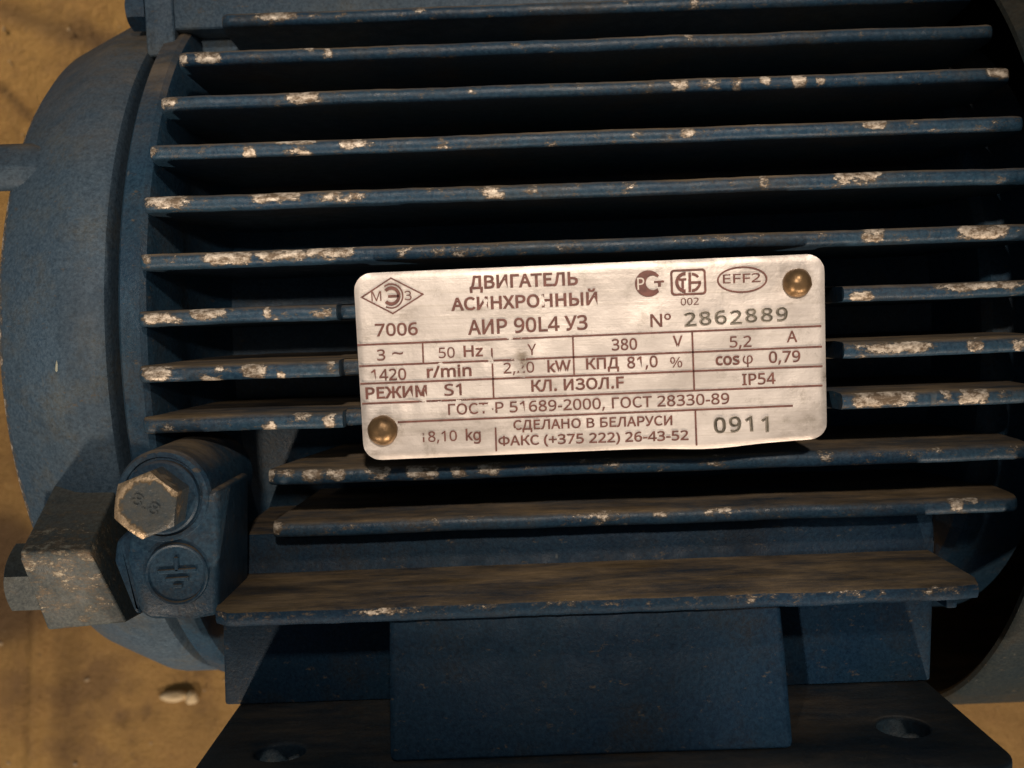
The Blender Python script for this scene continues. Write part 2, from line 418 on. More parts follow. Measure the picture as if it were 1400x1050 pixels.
CH[6] = [(197, 205, 1, 0), (275, 345, 1, 0), (345, 420, .95, 0), (420, 486, 1.05, 1), (520, 700, .42, 0), (760, 800, .5, 0), (900, 1000, .4, 0), (1180, 1210, .9, 0), (1308, 1380, 1.1, 0)]
CH[7] = [(195, 240, 1, 0), (260, 306, 1, 0), (362, 368, .8, 0), (422, 452, .62, 0), (1163, 1194, .85, -1), (1278, 1400, 1.05, 0)]
CH[8] = [(196, 236, 1, 0), (274, 304, 1, -1), (296, 302, .9, 1), (332, 362, 1, 0), (380, 388, 1, -1), (446, 456, .7, 1), (1163, 1200, .8, 0), (1176, 1276, 1.1, 0), (1324, 1345, .85, 0), (1388, 1400, 1, 0)]
CH[9] = [(202, 240, .45, -1), (358, 376, 1, -1), (404, 428, .9, 1), (444, 456, .8, 0), (1164, 1252, 1.1, 0), (1288, 1300, .95, 1), (1312, 1352, 1.05, 1), (1364, 1374, .6, 0)]
CH[10] = [(361, 374, .9, 0), (380, 402, .85, 0), (414, 442, .95, 0), (444, 470, 1, 0), (500, 534, .8, 1), (556, 600, .9, 0), (618, 636, .9, 0), (650, 690, .75, 0), (780, 860, .45, 1), (940, 1000, .45, 1), (1120, 1140, .5, 1), (1260, 1290, .5, 1)]
CH[11] = [(365, 382, 1, 0), (780, 850, .5, 1), (895, 915, .75, 0), (960, 1000, .7, 1), (1300, 1316, .9, 1), (1320, 1336, 1, 1)]
TIP = {1: (-69.6, 69.0, -62), 2: (-78.8, 58.3, -69.0), 3: (-85.7, 47.5, -71.0), 4: (-90.9, 36.6, -72.0), 5: (-94.6, 25.8, -72.4), 6: (-96.9, 14.4, -73.0),
       7: (-97.9, 3.2, -73.6), 8: (-97.7, -7.9, -74.2), 9: (-96.4, -18.2, -74.6), 10: (-93.4, -30.0, -50.8), 11: (-88.8, -41.8, -51.6)}
def lin(a, b, t): return a + (b-a)*t
def make_fin(i):
    ytip, zc, xl = TIP[i]; xr = 105.7
    yroot = {1: -50, 2: -45, 3: -50, 10: -56, 11: -52}.get(i, -56)
    half = 1.5 if i < 8 else 1.65
    cut = i in (7, 8, 9)
    xs = []; x = xl
    while x < xr: xs.append(x); x += .55
    xs.append(xr)
    if cut: xs = sorted(xs + [-34.01, -33.9, 62.3, 62.4, 65.6, 65.7])
    bm = bmesh.new(); ch = bm.verts.layers.float.new('chip')
    # section from the upper root round the tip to the lower root: (depth from tip, half-height factor)
    dl = ytip - yroot   # negative
    sec = [(1.0, 1.75), (.5, 1.35), (.16, 1.12), (0, 0)]
    up = [(-dl, 1.7), (-dl*.6, 1.35), (6.0, 1.08), (2.2, 1.0), (1.0, .96), (.45, .80), (.12, .50), (0, .17)]
    sect = [(d, s, 1) for d, s in up] + [(d, s, -1) for d, s in up[::-1]]
    chips = CH.get(i, [])
    rows = []
    for q, x in enumerate(xs):
        yt = ytip
        if cut and -33.95 < x < 65.65: yt = -92.6 if x < 62.35 else -85.5
        # rounded ends of the tip
        rl = 2.6
        e = max(0, 1-(x-xl)/rl); yt += 2.4*(1-math.sqrt(max(0, 1-e*e)))
        e = max(0, 1-(xr-x)/rl); yt += 2.6*(1-math.sqrt(max(0, 1-e*e)))
        wob = .20*noise.noise(Vector((x*.045, i*7.1, 0))) + .08*noise.noise(Vector((x*.3, i*3.3, 2)))
        wy = .28*noise.noise(Vector((x*.12, i*5.7, 4))) + .10*noise.noise(Vector((x*.9, i, 6)))
        # pixel column of the tip point (roll included) for the chip list
        dy = yt+DIST; upv = zc*cp + dy*sp; dep = dy*cp - zc*sp
        a, b = F_PX*x/dep, F_PX*upv/dep
        pxx = 700 + a*math.cos(ROLL) - b*math.sin(ROLL)
        row = []
        for (d, s, sg) in sect:
            y = yt + wy*(1 if d < 3 else 0) + d
            if d > 3: y = min(ytip + d, yroot) if d < -dl*.9 else yroot
            z = zc + sg*s*half + wob
            xx = x
            if i in (10, 11):
                k = (.33 if i == 10 else .12)
                xx = max(x, xl + max(0, (y-ytip))*k)
            v = bm.verts.new((xx, y, z))
            c = 0
            d0 = d
            if d < 1.3:
                sv = sg*{0: .12, .12: .4, .45: .7}.get(round(d0, 2), 1.0)
                for q_, (p0, p1, st, side) in enumerate(chips):
                    rn = random.Random(i*100+q_); s0 = (.25 if side == 0 else .6*side) + rn.uniform(-.3, .3); hh = rn.uniform(.42, .95)
                    mid_ = (p0+p1)/2; hw = (p1-p0)/2 + 3
                    u_ = abs(pxx-mid_)/hw
                    if u_ < 1.15:
                        c = max(c, .95*st*(1.08 - .75*u_**4 - .42*((sv-s0)/hh)**2))
                if sg > 0: c = max(c, .10 + .30*max(0, noise.noise(Vector((x*.11, i*4.4, 3)))) + .16*noise.noise(Vector((x*.8, i*9., 1))))
                c = max(c, .12 + .16*noise.noise(Vector((x*.25, i*9., 1)))*2)
            v[ch] = max(0, c); row.append(v)
        rows.append(row)
    for A, B in zip(rows, rows[1:]):
        for j in range(len(A)-1): bm.faces.new((A[j], A[j+1], B[j+1], B[j]))
    bm.faces.new(rows[0]); bm.faces.new(rows[-1][::-1])
    o = finish('cooling_fin', bm, BLUE, motor, 40)
    return o
for i in range(1, 12): make_fin(i)

# foot side: block, wide flange, middle box, mounting foot with two holes
bm = bmesh.new()
prism(bm, [(-61.5, -40, -43.6), (-61.5, -82.3, -43.6), (-61.5, -82.6, -50), (-63.5, -86, -58), (-64, -86, -79.9), (-64, -40, -79.9)], (151.5, 0, 0), .8)
finish('foot_block', bm, DIRTY_SHADED, motor)
bm = bmesh.new()
fl = [(-62, -80), (-57.5, -108.5), (-54.5, -111.0), (60, -110.4), (82, -110.0), (86.5, -109.0), (87.6, -106.0), (88.2, -80)]
xs = []
pts = []
for (a, b) in zip(fl, fl[1:]+fl[:1]):
    n = max(1, int(math.hypot(b[0]-a[0], b[1]-a[1])/2.2))
    for t in range(n): pts.append((lin(a[0], b[0], t/n), lin(a[1], b[1], t/n)))
A = []; fr = []
ch = bm.verts.layers.float.new('chip')
for lvl, (dz, ins) in enumerate(((0, .9), (-.35, .25), (-1.2, 0), (-2.3, .1), (-3.0, .6))):
    row = []
    for (x, y) in pts:
        j = .22*noise.noise(Vector((x*.1, y*.1, 3))) + .12*noise.noise(Vector((x*.5, y*.5, 8)))
        v = bm.verts.new((x, y + (ins if y < -100 else 0) + j*(y < -100), -52.0 + dz + j*.6))
        v[ch] = (.30 + .35*noise.noise(Vector((x*.06, 3, 1)))) if y < -104 and lvl in (1, 2) else 0
        row.append(v)
    fr.append(row)
for P, Q in zip(fr, fr[1:]):
    for i in range(len(P)): bm.faces.new((P[i], P[(i+1) % len(P)], Q[(i+1) % len(P)], Q[i]))
bm.faces.new(fr[0]); bm.faces.new(fr[-1][::-1])
finish('side_flange', bm, DIRTY_SHADED, motor, 35)
bm = bmesh.new()
prism(bm, [(-24.8, -80, -54.9), (-24.8, -108.6, -54.9), (-24.8, -110.0, -63), (-24.8, -115.6, -79.9), (-24.8, -80, -79.9)], (74.2, 0, 0), 1.1, 3)
finish('middle_box', bm, DIRTY_SHADED, motor)
bm = bmesh.new(); box(bm, 81.5, 83.7, -106.5, -84, -57.6, -54.9, .5)
finish('flange_rib', bm, DIRTY_SHADED, motor)
# foot plate in the x-y plane with two slotted holes
def slot(cx, cy, rx, ry): return circle(cx, cy, rx, 36, ry)
outl = rrect(-60.5, -123.5, 86.3, -40, 5)
bm = curve_mesh([outl, slot(-46.7, -108.5, 5.6, 4.6), slot(72.8, -107.0, 5.6, 5.4)], 5.2, .8)
bmesh.ops.rotate(bm, verts=bm.verts, cent=(0, 0, 0), matrix=Matrix.Rotation(0, 3, 'X'))
for v in bm.verts: v.co.z -= 86.1
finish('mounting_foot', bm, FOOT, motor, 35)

# earthing lug with its boss, bolt and cast earth mark
lug_px = [(300, 640), (299, 842), (262, 847), (205, 848), (190, 838), (172, 765), (176, 720), (190, 690)]
LY = -106.5
pts = [at_y(px, py, LY) for px, py in lug_px]
pts[0] = at_y(299, 668, LY); 
bm = bmesh.new(); prism(bm, pts, (0, 21, 0), 1.2, 4)
lug = finish('earthing_lug', bm, BLUE, motor)
bc = at_y(233, 674, -102.8)
bm = bmesh.new()
lathe(bm, bc, (0, -1, 0), [(-24, 9.4), (3.2, 9.0), (4.0, 8.5), (4.05, 7.6), (3.5, 7.4), (3.5, 0)], 56)
finish('bolt_boss', bm, BLUE, lug)
bm = bmesh.new()
bx, bz = bc.x, bc.z
lathe(bm, (bx, -106.3, bz), (0, -1, 0), [(-1, 0), (-1, 6.9), (1.4, 7.0), (1.7, 6.6), (1.7, 0)], 48)
finish('washer', bm, BLUE, lug)
bm = bmesh.new(); hexhead(bm, (bx-.4, -108.0, bz-.2), (0, -1, 0), 10.9, 6.8, .35)
chl = bm.verts.layers.float.new('chip')
for v in bm.verts:
    rr_ = math.hypot(v.co.x-bx, v.co.z-bz); a = math.atan2(v.co.z-bz, v.co.x-bx)
    v[chl] = .50 if (rr_ > 4.6 and v.co.y < -112) and (a > .2 or a < -1.6) else (-.2 if rr_ < 4.4 else .05)
    if a > 2.2 or a < -2.4: v[chl] += .15
hb = finish('hex_bolt', bm, BOLTM, lug)
